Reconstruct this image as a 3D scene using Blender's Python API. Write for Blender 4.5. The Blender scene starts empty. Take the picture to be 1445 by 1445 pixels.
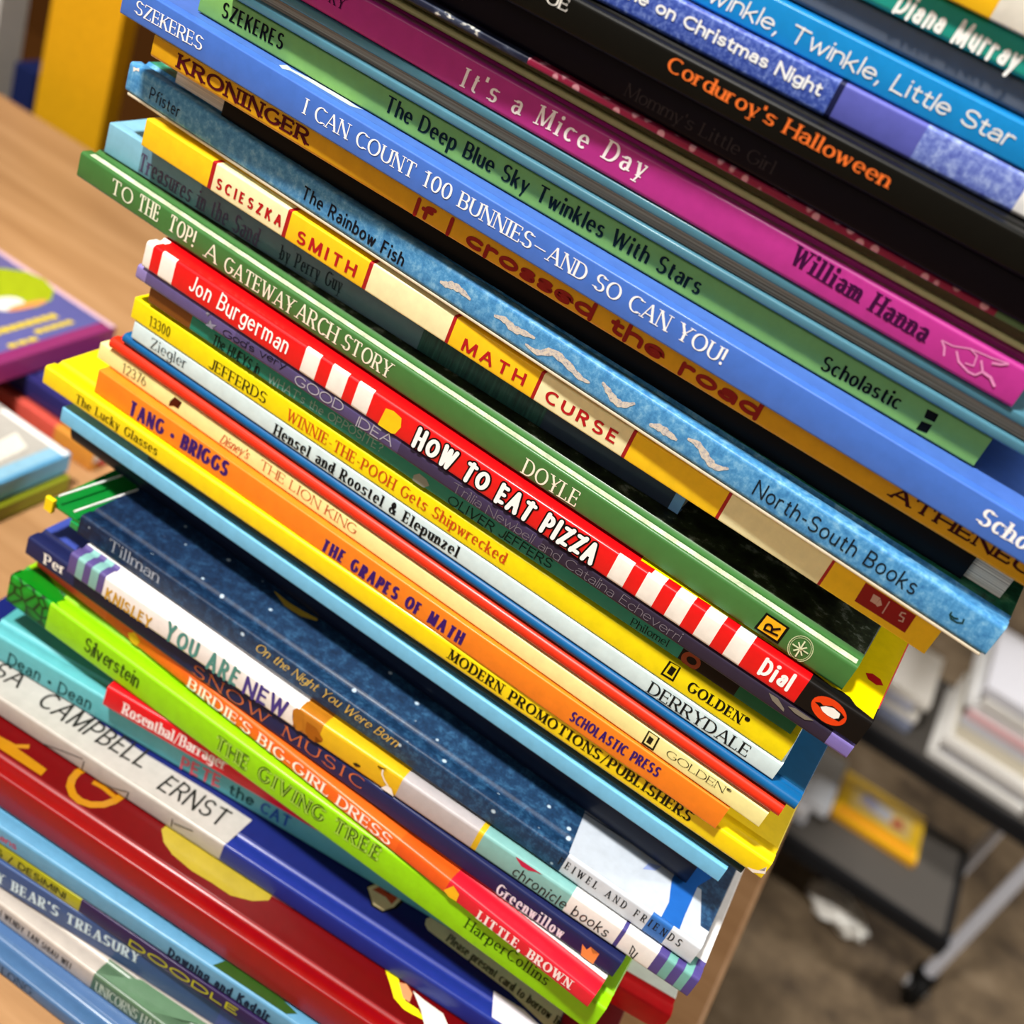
import bpy, bmesh, math, random
from mathutils import Vector, Matrix
CAM=(1685.6009, 0.54796, -0.24834, 0.43984, 0.09664, -0.31837, 0.44533)
POSE={
 'cream_top':(-0.1402, 0.0067, 0.65, 0.27, 0.008, 0.42892),
 'diana':(-0.1404, 0.0079, 0.96, 0.27, 0.00831, 0.42052),
 'charcoal':(-0.1405, 0.0105, 0.9, 0.27, 0.00738, 0.413),
 'twinkle':(-0.1401, 0.0032, 0.8, 0.27, 0.00959, 0.40324),
 'christmas':(-0.1393, -0.0051, 2.82, 0.27, 0.00987, 0.39321),
 'corduroy':(-0.1401, -0.0061, -0.46, 0.27, 0.00922, 0.38388),
 'mommy':(-0.1397, 0.0036, -1.55, 0.27, 0.01055, 0.37325),
 'dotted':(-0.1398, -0.0037, 0.83, 0.27, 0.00227, 0.37088),
 'khaki':(-0.1393, 0.0128, -1.21, 0.27, 0.00434, 0.36649),
 'cream':(-0.1396, 0.012, -0.67, 0.27, 0.00223, 0.36417),
 'magenta':(-0.1455, 0.0079, -1.98, 0.269, 0.01079, 0.35328),
 'reversed':(-0.1394, 0.0071, -1.64, 0.29, 0.00941, 0.3438),
 'deepblue':(-0.1511, 0.0104, -1.52, 0.2757, 0.00947, 0.33341),
 'icancount':(-0.1742, 0.0028, -2.49, 0.355, 0.01068, 0.32257),
 'kroninger':(-0.16, 0.0038, -1.63, 0.345, 0.00797, 0.3146),
 'black':(-0.1362, 0.0146, -2.98, 0.27, 0.00972, 0.30481),
 'rainbow':(-0.1767, 0.0155, -4.61, 0.3319, 0.01048, 0.29426),
 'bluebit':(-0.1527, -0.0036, 0.0, 0.27, 0.00257, 0.2917),
 'math':(-0.1624, 0.0118, -2.95, 0.3054, 0.01022, 0.28148),
 'treasures':(-0.1821, 0.0179, -1.06, 0.2433, 0.01283, 0.26847),
 'gateway':(-0.1854, 0.0102, -3.02, 0.3159, 0.01005, 0.25827),
 'pizza':(-0.1425, 0.0001, -2.08, 0.2847, 0.0103, 0.24733),
 'gods':(-0.1446, 0.0009, -2.17, 0.2868, 0.00576, 0.24138),
 'hueys':(-0.1385, 0.0025, -1.7, 0.2643, 0.00685, 0.23455),
 'jefferds':(-0.1445, 0.0033, -1.78, 0.2728, 0.00872, 0.22462),
 'hensel':(-0.1425, 0.0035, -1.9, 0.2718, 0.00736, 0.21713),
 'bluethin':(-0.1462, 0.0034, -2.13, 0.2859, 0.00412, 0.2128),
 'redthin':(-0.1508, 0.0028, -2.19, 0.2878, 0.00482, 0.20775),
 'lion':(-0.1555, 0.0042, -2.36, 0.2898, 0.0071, 0.20038),
 'grapes':(-0.15, -0.0005, -1.49, 0.2737, 0.01025, 0.18989),
 'lucky':(-0.1713, -0.0037, -0.37, 0.3157, 0.00838, 0.1816),
 'darkgreen':(-0.1198, -0.0011, -0.68, 0.2585, 0.00487, 0.1767),
 'lightblue':(-0.1612, -0.0021, -0.55, 0.2956, 0.0069, 0.16979),
 'navyblack':(-0.1654, 0.0103, -1.61, 0.2926, 0.01703, 0.15242),
 'tillman':(-0.13, -0.0184, 0.53, 0.2715, 0.00968, 0.14234),
 'knisley':(-0.1241, -0.0271, 1.84, 0.271, 0.01018, 0.13179),
 'perkins':(-0.1476, -0.0231, 0.2, 0.2707, 0.00919, 0.12226),
 'birdie':(-0.1456, -0.0177, -3.12, 0.2673, 0.00751, 0.11444),
 'giving':(-0.1482, -0.0279, 0.09, 0.2754, 0.01452, 0.09962),
 'rosenthal':(-0.0914, -0.0313, 7.57, 0.2435, 0.01076, 0.08859),
 'dean':(-0.1487, -0.0345, 7.17, 0.275, 0.01279, 0.07554),
 'ernst':(-0.1644, -0.0497, 4.63, 0.285, 0.00972, 0.06559),
 'redcover':(-0.1556, -0.0701, 4.34, 0.3, 0.01652, 0.04886),
 'downing':(-0.1517, -0.077, 5.03, 0.3, 0.00924, 0.03945),
 'doodle':(-0.1543, -0.0761, 4.35, 0.3, 0.0077, 0.03162),
 'bear':(-0.147, -0.0787, 6.2, 0.3, 0.01369, 0.01783),
 'unicorns':(-0.1609, -0.0804, 2.37, 0.3, 0.01019, 0.00758),
 'long':(-0.164, -0.0909, 1.38, 0.3, 0.00754, 0.0),
}
TEXT=[
 ('diana','author_lettering','Diana Murray','hand','F8F6F0',0,0.18684,0.00049,0.22016,0.00042,0.00354),
 ('twinkle','title_lettering','Twinkle, Twinkle, Little Star','handthin','F8F6F0',0,0.13818,0.00183,0.22849,0.003,0.00403),
 ('christmas','title_lettering','ne on Christmas Night','boldsans','FFFFFF',0,0.12429,0.00418,0.18092,0.00397,0.00314),
 ('corduroy','title_lettering',"Corduroy's Halloween",'serifb','E8702A',0,0.14474,0.00373,0.20892,0.00347,0.00374),
 ('corduroy','author_lettering','UE','serif','F8F6F0',0,0.1071,0.0045,0.11371,0.00481,0.00305),
 ('mommy','title_lettering',"Mommy's Little Girl",'seriflight','3A3438',0,0.13447,0.00229,0.18048,0.00272,0.00343),
 ('magenta','title_lettering',"It's a Mice Day",'whim','FFF4FA',0,0.09187,0.00186,0.15418,0.00431,0.00826),
 ('magenta','author_lettering','William Hanna','serifb','3A0A38',0,0.20107,0.00445,0.24187,0.00342,0.00531),
 ('magenta','author_lettering','RY','serif','3A0A38',0,0.04183,0.00393,0.04758,0.00392,0.00328),
 ('deepblue','author_lettering','SZEKERES','sansb','0A0A0C',0,0.00918,0.00243,0.03426,0.00289,0.00476),
 ('deepblue','title_lettering','The Deep Blue Sky Twinkles With Stars','flare','0E2226',0,0.07454,0.00283,0.18784,0.00243,0.005),
 ('deepblue','publisher_lettering','Scholastic','flare','0A0A0C',0,0.22747,0.00194,0.2513,0.00296,0.00428),
 ('icancount','author_lettering','SZEKERES','serif','FFFFFF',0,0.00595,0.0027,0.03471,0.00333,0.0043),
 ('icancount','title_lettering','I CAN COUNT 100 BUNNIES—AND SO CAN YOU!','serif','FFFFFF',0,0.07649,0.00318,0.22815,0.0038,0.00482),
 ('icancount','publisher_lettering','Scholastic','serifb','FFFFFF',0,0.30638,0.00327,0.33655,0.00322,0.0048),
 ('kroninger','author_lettering','KRONINGER','slab','4A0A18',0,0.01106,0.0015,0.0658,0.00195,0.00471),
 ('kroninger','title_lettering','If I crossed the road','round','8E1210',0,0.10756,0.00092,0.22927,0.00148,0.0048),
 ('kroninger','publisher_lettering','ATHENEUM','slab','3A0A14',0,0.27026,0.0024,0.31979,0.00338,0.00411),
 ('rainbow','author_lettering','Pfister','futura','1A2030',0,0.01123,0.00236,0.02562,0.00226,0.00434),
 ('rainbow','title_lettering','The Rainbow Fish','futurab','0E1420',0,0.08149,0.00266,0.12533,0.00158,0.00449),
 ('rainbow','publisher_lettering','North-South Books','futura','14202A',0,0.25607,0.00249,0.30779,0.00337,0.005),
 ('math','author_lettering','SCIESZKA','blocksp','B0121C',0,0.03428,0.00194,0.06333,0.00275,0.00384),
 ('math','author_lettering','SMITH','blocksp','B0121C',0,0.07037,0.00135,0.0955,0.00197,0.00447),
 ('math','title_lettering','MATH','blocksp','B0121C',0,0.13962,0.00119,0.1637,0.00225,0.00424),
 ('math','title_lettering','CURSE','blocksp','B0121C',0,0.17172,0.002,0.19838,0.00251,0.00432),
 ('treasures','title_lettering','Treasures in the Sand','serifn','4A3A5C',0,0.01601,0.00147,0.07117,0.00068,0.00662),
 ('treasures','author_lettering','by Perry Guy','serifl','1C2430',0,0.08108,0.00143,0.10762,0.00281,0.00524),
 ('gateway','title_lettering','TO','smcap','F2F4DC',0,0.01641,0.00251,0.02689,0.00254,0.00561),
 ('gateway','title_lettering','THE','smcap','F2F4DC',0,0.02958,0.00287,0.03953,0.00298,0.00643),
 ('gateway','title_lettering','TOP!','smcap','F2F4DC',0,0.04427,0.00307,0.05656,0.00263,0.0061),
 ('gateway','title_lettering','A','smcap','F2F4DC',0,0.06171,0.00218,0.0674,0.00204,0.00594),
 ('gateway','title_lettering','GATEWAY','smcap','F2F4DC',0,0.0708,0.00174,0.10207,0.002,0.00567),
 ('gateway','title_lettering','ARCH','smcap','F2F4DC',0,0.10354,0.00232,0.12109,0.00222,0.00607),
 ('gateway','title_lettering','STORY','smcap','F2F4DC',0,0.12378,0.00246,0.14416,0.00245,0.0057),
 ('gateway','author_lettering','DOYLE','smcap','F2F4DC',0,0.19896,0.00105,0.21972,0.00149,0.00566),
 ('pizza','author_lettering','Jon Burgerman','handthin','FFFFFF',0,0.02132,0.00281,0.06535,0.00314,0.00632),
 ('pizza','title_lettering','HOW TO EAT PIZZA','bubble','FFFFFF',0,0.11951,0.00122,0.19059,0.00168,0.00681),
 ('pizza','publisher_lettering','Dial','hand','FFFFFF',0,0.24994,0.00256,0.26027,0.00293,0.00593),
 ('gods','title_lettering',"God's very",'handthin','16142A',0,0.04094,8e-05,0.06859,0.00276,0.00462),
 ('gods','title_lettering','GOOD','handthin','A8A6B4',0,0.07301,3e-05,0.09392,0.00138,0.00638),
 ('gods','title_lettering','IDEA','handthin','A8A6B4',0,0.10011,-0.00045,0.11508,0.00061,0.0063),
 ('gods','author_lettering','Trillia Newbell and Catalina Echeverri','handhair','7A7480',0,0.14024,0.0009,0.22776,0.0014,0.00431),
 ('hueys','title_lettering','The HUEYS in','handthin','081C18',0,0.03013,-0.00056,0.05172,-0.00067,0.00411),
 ('hueys','title_lettering',"WHAT's the OPPOSITE?",'handthin','7FA89E',0,0.05593,-0.00072,0.1051,0.00118,0.0047),
 ('hueys','author_lettering','OLIVER JEFFERS','handthin','06201C',0,0.1335,-0.00053,0.17457,0.00036,0.00349),
 ('hueys','publisher_lettering','Philomel','serifl','06201C',0,0.20562,0.00115,0.21909,0.00182,0.00283),
 ('jefferds','number_lettering','13300','serifl','4A4410',0,0.00847,0.00167,0.01823,0.00238,0.00402),
 ('jefferds','author_lettering','JEFFERDS','serif','1A1A10',0,0.03751,0.00116,0.06331,0.00187,0.00427),
 ('jefferds','title_lettering','WINNIE-THE-POOH Gets Shipwrecked','serif','C84A10',0,0.07305,0.00174,0.16596,0.00274,0.00444),
 ('jefferds','publisher_lettering','GOLDEN®','serifb','14140A',0,0.23696,0.00229,0.25843,0.00301,0.00396),
 ('hensel','author_lettering','Ziegler','seriflight','2A3840',0,0.00913,0.00133,0.02614,0.00222,0.00444),
 ('hensel','title_lettering','Hensel and Roostel & Elepunzel','serifb','101418',0,0.06786,0.00039,0.14832,0.0013,0.00447),
 ('hensel','publisher_lettering','DERRYDALE','serif','14181C',0,0.22496,0.00033,0.26166,0.00114,0.00469),
 ('lion','number_lettering','12376','serifl','6A6040',0,0.01236,0.0013,0.02409,0.00196,0.00415),
 ('lion','series_lettering',"Disney's",'script','C23A1A',0,0.06125,0.00103,0.07426,0.00199,0.00388),
 ('lion','title_lettering','THE LION KING','seriflight','C4401C',0,0.07999,0.00201,0.12421,0.0022,0.00463),
 ('lion','publisher_lettering','GOLDEN®','seriflight','2A2818',0,0.25368,0.0021,0.27697,0.00328,0.00405),
 ('grapes','author_lettering','TANG • BRIGGS','comic','3A1A6A',0,0.01681,-0.00073,0.06464,0.00143,0.00673),
 ('grapes','title_lettering','THE GRAPES OF MATH','comic','3A1A6A',0,0.10913,0.00026,0.17095,0.00132,0.00546),
 ('grapes','publisher_lettering','SCHOLASTIC PRESS','comic','3A1A6A',0,0.21522,0.0023,0.24958,0.00371,0.00432),
 ('lucky','title_lettering','The Lucky Glasses','serif','2A2408',0,0.01653,0.00189,0.05685,0.0028,0.00387),
 ('lucky','publisher_lettering','MODERN PROMOTIONS/PUBLISHERS','serifb','1A1808',0,0.18965,0.00215,0.28714,0.00292,0.00443),
 ('tillman','author_lettering','Tillman','seriflight','A8B0BC',0,0.01478,0.00333,0.03938,0.00356,0.00601),
 ('tillman','title_lettering','On the Night You Were Born','script','D8B858',0,0.0849,0.00423,0.14828,0.00463,0.00524),
 ('tillman','publisher_lettering','FEIWEL AND FRIENDS','serifsp','1A1E24',0,0.21733,0.00365,0.26547,0.00414,0.00348),
 ('knisley','author_lettering','KNISLEY','handcap','C89A20',0,0.0186,0.00066,0.04035,0.00061,0.00492),
 ('knisley','title_lettering','YOU ARE','handcap','4F8F88',0,0.04669,-0.0005,0.08016,-0.00073,0.00809),
 ('knisley','title_lettering','NEW','handcap','45388A',0,0.08308,-0.00068,0.10223,-4e-05,0.00767),
 ('knisley','publisher_lettering','chronicle books','handsp','2A2A2A',0,0.20002,0.00139,0.23809,0.00196,0.00484),
 ('perkins','author_lettering','Per','serifb','F8F6F0',0,0.00949,0.0021,0.01983,0.00333,0.0061),
 ('perkins','title_lettering','SNOW MUSIC','serifsp','D2703A',0,0.08425,-0.00177,0.16276,0.00088,0.00877),
 ('perkins','publisher_lettering','Greenwillow','serif','E0E4EE',0,0.22197,0.00037,0.2497,0.00092,0.00535),
 ('birdie','title_lettering',"BIRDIE'S BIG-GIRL DRESS",'serifb','FFF6EE',0,0.08172,-0.00068,0.18004,0.0002,0.00681),
 ('birdie','publisher_lettering','LITTLE, BROWN','serifb','F6E4E4',0,0.21979,6e-05,0.25905,0.00147,0.00444),
 ('giving','author_lettering','Silverstein','handthin','2A4010',0,0.04013,0.00415,0.0674,0.00481,0.00706),
 ('giving','title_lettering','THE GIVING TREE','inline','1A3008',0,0.10537,0.0032,0.18131,0.00631,0.00765),
 ('giving','publisher_lettering','HarperCollins','seriflight','1A3A08',0,0.21984,0.00568,0.25442,0.00618,0.00537),
 ('rosenthal','author_lettering','Rosenthal/Barrager','serifb','FFF0F0',0,0.00858,0.002,0.05487,0.00343,0.00594),
 ('dean','author_lettering','Dean • Dean','handthin','123838',0,0.01131,0.00119,0.05075,0.00258,0.0062),
 ('dean','title_lettering','PETE','handcap','E05A6A',0,0.09351,0.00077,0.1115,0.00233,0.00643),
 ('dean','title_lettering','the','handcap','164A50',0,0.11541,0.00239,0.12662,0.00305,0.00571),
 ('dean','title_lettering','CAT','handcap','2A58A8',0,0.1296,0.00283,0.14307,0.00321,0.00571),
 ('downing','author_lettering','ans','sansb','C02848',0,0.05883,0.00268,0.06682,0.00306,0.00332),
 ('downing','author_lettering','Downing and Kadair','boldsans','10203A',0,0.13727,0.0009,0.1825,0.00143,0.0046),
 ('doodle','author_lettering','S / DESIMINI','futurab','1A1A08',0,0.06091,0.00113,0.09415,0.00197,0.00379),
 ('doodle','title_lettering','DOODLE','expanded','B4B418',0,0.12422,0.0005,0.17378,0.00258,0.0063),
 ('bear','title_lettering',"Y BEAR'S TREASURY",'serifb','C8E0EC',0,0.05737,0.00205,0.12308,0.00687,0.00789),
 ('unicorns','author_lettering','| WENDY TAN SHIAU WEI','sans','3A3430',0,0.07973,0.00374,0.11498,0.00303,0.00361),
 ('unicorns','title_lettering','UNICORNS HAVE','seriflight','D8E4D0',0,0.12752,0.00157,0.15967,0.00318,0.00563),
 ('long','author_lettering','LONG','seriflight','1C3454',0,0.09787,0.00098,0.11263,0.00222,0.00592),
 ('gateway','publisher_lettering','R','futurab','14080A',0,0.29244,0.00354,0.29188,0.00672,0.00473),
 ('ernst','author_lettering','SA','handthin','22221F',1,0.02667,0.00703,0.03925,0.00829,0.00845),
 ('ernst','author_lettering','CAMPBELL','handthin','22221F',1,0.04942,0.00669,0.09934,0.00816,0.00904),
 ('ernst','author_lettering','ERNST','handthin','22221F',1,0.10922,0.00494,0.13891,0.00562,0.0086),
 ('ernst','card_lettering','Please present card to borrow library','serifb','2A261C',1,0.23346,0.01863,0.29255,0.01288,0.00393),
]
ZONES={
 'math':('F5C71C',[(0.0308, 'A8141C'), (0.0325, 'F2EBB8'), (0.0644, 'A8141C'), (0.066, 'F5C71C'), (0.0991, 'A8141C'), (0.1006, 'F2EBB8'), (0.1334, 'A8141C'), (0.1347, 'F5C71C'), (0.1674, 'A8141C'), (0.1686, 'F2EBB8'), (0.2015, 'A8141C'), (0.2027, 'F5C71C'), (0.2354, 'A8141C'), (0.2365, 'F2EBB8'), (0.2704, 'A8141C'), (0.2713, 'F5C71C')]),
 'pizza':('F4F0E8',[(0.0032, 'E20A12'), (0.0074, 'F6F2EA'), (0.0138, 'E20A12'), (0.0719, 'F6F2EA'), (0.0782, 'E20A12'), (0.0832, 'F6F2EA'), (0.09, 'E20A12'), (0.0942, 'F6F2EA'), (0.1006, 'E20A12'), (0.1964, 'F6F2EA'), (0.2022, 'E20A12'), (0.207, 'F6F2EA'), (0.2129, 'E20A12'), (0.2175, 'F6F2EA'), (0.2232, 'E20A12'), (0.2279, 'F6F2EA'), (0.2339, 'E20A12'), (0.2385, 'F6F2EA'), (0.2442, 'E20A12'), (0.2636, '14110F')]),
 'ernst':('B8B2AA',[(0.1444, '1E2F86')]),
 'gods':('8A7CB8',[(0.0045, '5C5082'), (0.046, '4E4470'), (0.1177, '3C3250'), (0.1751, '2E2638'), (0.2794, '7A6CB0')]),
 'hueys':('7A4610',[(0.0198, '0B8470'), (0.2236, '16100E'), (0.2441, '0A5A3C')]),
 'treasures':('7FB4CC',[(0.0161, '5F8396'), (0.0438, '4E6474'), (0.1408, '@trees'), (0.1906, '2A3448'), (0.2397, '6FA0D8')]),
 'tillman':('@stars',[(0.219, 'C8D0DA'), (0.2525, '2A68B4'), (0.2603, 'CDD4DC')]),
 'knisley':('574A86',[(0.0037, '7FB4AE'), (0.007, '574A86'), (0.0102, '7FB4AE'), (0.0138, '574A86'), (0.0169, 'EFECEA'), (0.1061, 'B8741A'), (0.1169, 'E0B41A'), (0.1512, 'B4AEB0'), (0.1832, 'D8B41C'), (0.1853, '7FB4B0'), (0.2213, 'EDEBE8'), (0.2413, '4A4488'), (0.2428, 'EDEBE8'), (0.2553, '4F4486'), (0.2589, '6FAAA0'), (0.262, '4F4486'), (0.2652, '6FAAA0'), (0.2681, '4F4486')]),
 'birdie':('E0483C',[(0.0382, 'D8402C'), (0.0533, 'F0661C'), (0.1828, 'E85A18'), (0.2054, 'D81C30')]),
 'dotted':('@doodle',[(0.106, '@dots'), (0.2471, '5A7A50')]),
 'doodle':('A0A014',[(0.1007, '2C1C48')]),
 'unicorns':('B8AEA4',[(0.1252, '4F6A50')]),
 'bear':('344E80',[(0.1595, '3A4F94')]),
 'giving':('@leaf',[(0.0207, '8FD60A')]),
 'downing':('5C96BA',[(0.236, '5C96BA')]),
 'christmas':('@frost',[(0.184, '1A1E44'), (0.1856, '5A5EB4'), (0.2084, '@frostl'), (0.2364, 'F2F0EE')]),
 'cream_top':('E8B414',[(0.2085, 'D8D4C8')]),
}
SPINE_POLY=[
 ('gateway','publisher_logo','0C0C08',[(0.28591, 0.00822), (0.29395, 0.00821), (0.29368, 0.00132), (0.28528, 0.00135)]),
 ('gateway','publisher_logo','F0B41A',[(0.28653, 0.00755), (0.29311, 0.00755), (0.29295, 0.0022), (0.28614, 0.00204)]),
 ('math','publisher_logo','8E0F14',[(0.28134, 0.00915), (0.29756, 0.00889), (0.29784, 0.00252), (0.28169, 0.00233)]),
 ('math','publisher_logo','C8A49A',[(0.28485, 0.00749), (0.28708, 0.00757), (0.28699, 0.00504), (0.28517, 0.00501)]),
 ('math','publisher_logo','C8A49A',[(0.28719, 0.00738), (0.28851, 0.00594), (0.28764, 0.00472), (0.28699, 0.00504)]),
 ('math','publisher_logo','C8A49A',[(0.28939, 0.00826), (0.28974, 0.00825), (0.29001, 0.00382), (0.28966, 0.00382)]),
 ('deepblue','publisher_logo','060807',[(0.25759, 0.00742), (0.26084, 0.00763), (0.26106, 0.00521), (0.25805, 0.00492)]),
 ('deepblue','publisher_logo','060807',[(0.2581, 0.00379), (0.26101, 0.00425), (0.26093, 0.00161), (0.258, 0.00113)]),
 ('jefferds','publisher_logo','121208',[(0.22796, 0.00795), (0.23216, 0.0085), (0.23235, 0.00201), (0.2277, 0.00172)]),
 ('jefferds','publisher_logo','E8D40A',[(0.22868, 0.00758), (0.2316, 0.00805), (0.2317, 0.00275), (0.22834, 0.00256)]),
 ('jefferds','publisher_logo','121208',[(0.22933, 0.00684), (0.2312, 0.00679), (0.23105, 0.0035), (0.22916, 0.00355)]),
 ('lion','publisher_logo','201C10',[(0.24502, 0.00672), (0.24936, 0.00679), (0.24975, 0.00067), (0.24519, 0.00042)]),
 ('lion','publisher_logo','F2E89A',[(0.24557, 0.00619), (0.24879, 0.0063), (0.24908, 0.00145), (0.24583, 0.00133)]),
 ('lion','publisher_logo','201C10',[(0.24616, 0.00502), (0.2479, 0.00484), (0.24791, 0.00213), (0.24629, 0.00207)]),
 ('lion','emblem','4A1408',[(0.03617, 0.00324), (0.03778, 0.00615), (0.04136, 0.0059), (0.03975, 0.00425), (0.04059, 0.00258), (0.0382, 0.00232), (0.03612, 0.00099)]),
 ('perkins','publisher_logo','F0944A',[(0.25639, 0.00531), (0.25861, 0.00428), (0.25924, 0.0066), (0.26095, 0.00421), (0.26287, 0.00622), (0.26302, -0.00076), (0.25806, -0.00133)]),
 ('birdie','spine_picture','F4B81A',[(0.20501, 0.00145), (0.20735, 0.00631), (0.21055, 0.00473), (0.2109, 0.001), (0.20779, -0.0006)]),
 ('birdie','spine_picture','F0B020',[(0.04991, 0.0034), (0.05262, 0.00593), (0.0562, 0.0039), (0.05526, 0.00049), (0.05182, -0.00076)]),
 ('knisley','spine_picture','C21E4A',[(0.19838, 0.01051), (0.19944, 0.00875), (0.20178, 0.00738), (0.20458, 0.00761), (0.20687, 0.00895), (0.20878, 0.01112), (0.20954, 0.01261), (0.20685, 0.01479), (0.20155, 0.0138)]),
 ('knisley','spine_picture','A05A0A',[(0.11048, 0.00661), (0.11492, 0.00648), (0.11864, 0.00389), (0.11856, 0.00232), (0.11544, 0.00315), (0.11631, -0.00029), (0.11328, 0.00025), (0.11118, 0.00269)]),
 ('knisley','spine_picture','B8741A',[(0.10529, 0.00985), (0.10409, 0.00779), (0.10442, 0.00583), (0.10547, 0.00555), (0.10511, 0.00378), (0.10595, 0.00221), (0.10725, 0.00213), (0.10759, 0.00015), (0.10899, -0.00022), (0.11044, 0.00209), (0.10796, 0.0094)]),
 ('knisley','spine_picture','2A2010',[(0.1322, 0.00264), (0.13339, 0.00364), (0.13524, 0.00367), (0.13521, 0.00289), (0.13368, 0.00198)]),
 ('knisley','spine_picture','F2EFEA',[(0.14538, -0.00036), (0.14705, 0.00337), (0.14909, 0.00283), (0.15088, -0.00026)]),
 ('gods','emblem','8C8CA0',[(0.03482, 0.00332), (0.03572, 0.00214), (0.0378, 0.0028), (0.03629, 0.00134), (0.03655, -0.00052), (0.03526, 0.00044), (0.03324, -0.00047), (0.03461, 0.00149)]),
 ('gods','emblem','8C8CA0',[(0.03271, 0.00549), (0.03313, 0.00518), (0.03404, 0.00542), (0.03328, 0.0047), (0.03323, 0.00381), (0.03273, 0.00437), (0.0321, 0.00429), (0.03258, 0.00485)]),
 ('gods','emblem','7A7468',[(0.25815, 0.00453), (0.26126, 0.00469), (0.26451, 0.00283), (0.26481, 0.00185), (0.26254, 0.0024), (0.26026, 0.00294)]),
 ('gods','emblem','7A7468',[(0.26487, 0.00437), (0.26697, 0.00583), (0.27193, 0.00607), (0.27328, 0.00539), (0.27105, 0.00378), (0.26769, 0.00369)]),
 ('hueys','emblem','8E968C',[(0.119, 0.00243), (0.12067, 0.00415), (0.12374, 0.00385), (0.12553, 0.00239), (0.12393, -0.0002), (0.12103, -0.00038), (0.11919, 0.00048)]),
 ('pizza','spine_picture','F2C814',[(0.10581, 3e-05), (0.10651, 0.0073), (0.10944, 0.00804), (0.1129, 0.00744), (0.11384, 0.00437), (0.11279, 0.00113), (0.11142, -0.00063)]),
 ('lucky','worn_corner','F0E6D8',[(0.31005, 0.00133), (0.31184, 0.00195), (0.31349, 0.0028), (0.31518, 0.00406), (0.3149, 0.00601), (0.31588, 0.00326), (0.3125, 0.00073)]),
 ('rainbow','worn_corner','F2EEE6',[(0.00167, 0.00915), (0.00301, 0.00928), (0.00447, 0.01021), (0.00455, 0.00875), (0.0032, 0.00862), (0.00211, 0.0076)]),
 ('pizza','publisher_logo','E2400E',[(0.27848, 0.00511), (0.27833, 0.00404), (0.27782, 0.00304), (0.27697, 0.00218), (0.27585, 0.00152), (0.27452, 0.00111), (0.27309, 0.00097), (0.27164, 0.00111), (0.27028, 0.00154), (0.26911, 0.00221), (0.2682, 0.00308), (0.26761, 0.00409), (0.2674, 0.00517), (0.26756, 0.00624), (0.2681, 0.00724), (0.26896, 0.00808), (0.27009, 0.00873), (0.27141, 0.00913), (0.27283, 0.00926), (0.27426, 0.0091), (0.2756, 0.00868), (0.27676, 0.00802), (0.27766, 0.00717), (0.27825, 0.00617), (0.27848, 0.00511)]),
 ('pizza','publisher_logo','120C08',[(0.26823, 0.00506), (0.26963, 0.00595), (0.27074, 0.00568), (0.27294, 0.00723), (0.27617, 0.00696), (0.2775, 0.00629), (0.27695, 0.00399), (0.27433, 0.00358), (0.27179, 0.00385), (0.26989, 0.00466)]),
 ('pizza','publisher_logo','F8F4EE',[(0.27033, 0.00473), (0.2715, 0.00601), (0.27361, 0.00689), (0.27597, 0.00649), (0.27636, 0.00501), (0.27536, 0.00385), (0.27334, 0.00365), (0.27152, 0.00392)]),
 ('hueys','publisher_logo','8A3A1C',[(0.23077, 0.00266), (0.23064, 0.00191), (0.2303, 0.00121), (0.22977, 0.00061), (0.22909, 0.00015), (0.2283, -0.00014), (0.22746, -0.00024), (0.22662, -0.00014), (0.22584, 0.00015), (0.22519, 0.00061), (0.22469, 0.00122), (0.22439, 0.00192), (0.2243, 0.00267), (0.22444, 0.00342), (0.22478, 0.00412), (0.22532, 0.00472), (0.226, 0.00517), (0.22679, 0.00546), (0.22763, 0.00555), (0.22846, 0.00545), (0.22923, 0.00516), (0.22988, 0.0047), (0.23038, 0.00411), (0.23068, 0.00341), (0.23077, 0.00266)]),
 ('hueys','publisher_logo','140E0C',[(0.22945, 0.00281), (0.22938, 0.00247), (0.2292, 0.00215), (0.22892, 0.00188), (0.22856, 0.00167), (0.22814, 0.00154), (0.22769, 0.0015), (0.22724, 0.00154), (0.22683, 0.00167), (0.22648, 0.00188), (0.22621, 0.00216), (0.22605, 0.00248), (0.226, 0.00282), (0.22607, 0.00316), (0.22625, 0.00347), (0.22653, 0.00375), (0.2269, 0.00395), (0.22732, 0.00408), (0.22776, 0.00413), (0.22821, 0.00408), (0.22862, 0.00395), (0.22897, 0.00374), (0.22924, 0.00347), (0.2294, 0.00315), (0.22945, 0.00281)]),
]
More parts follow.
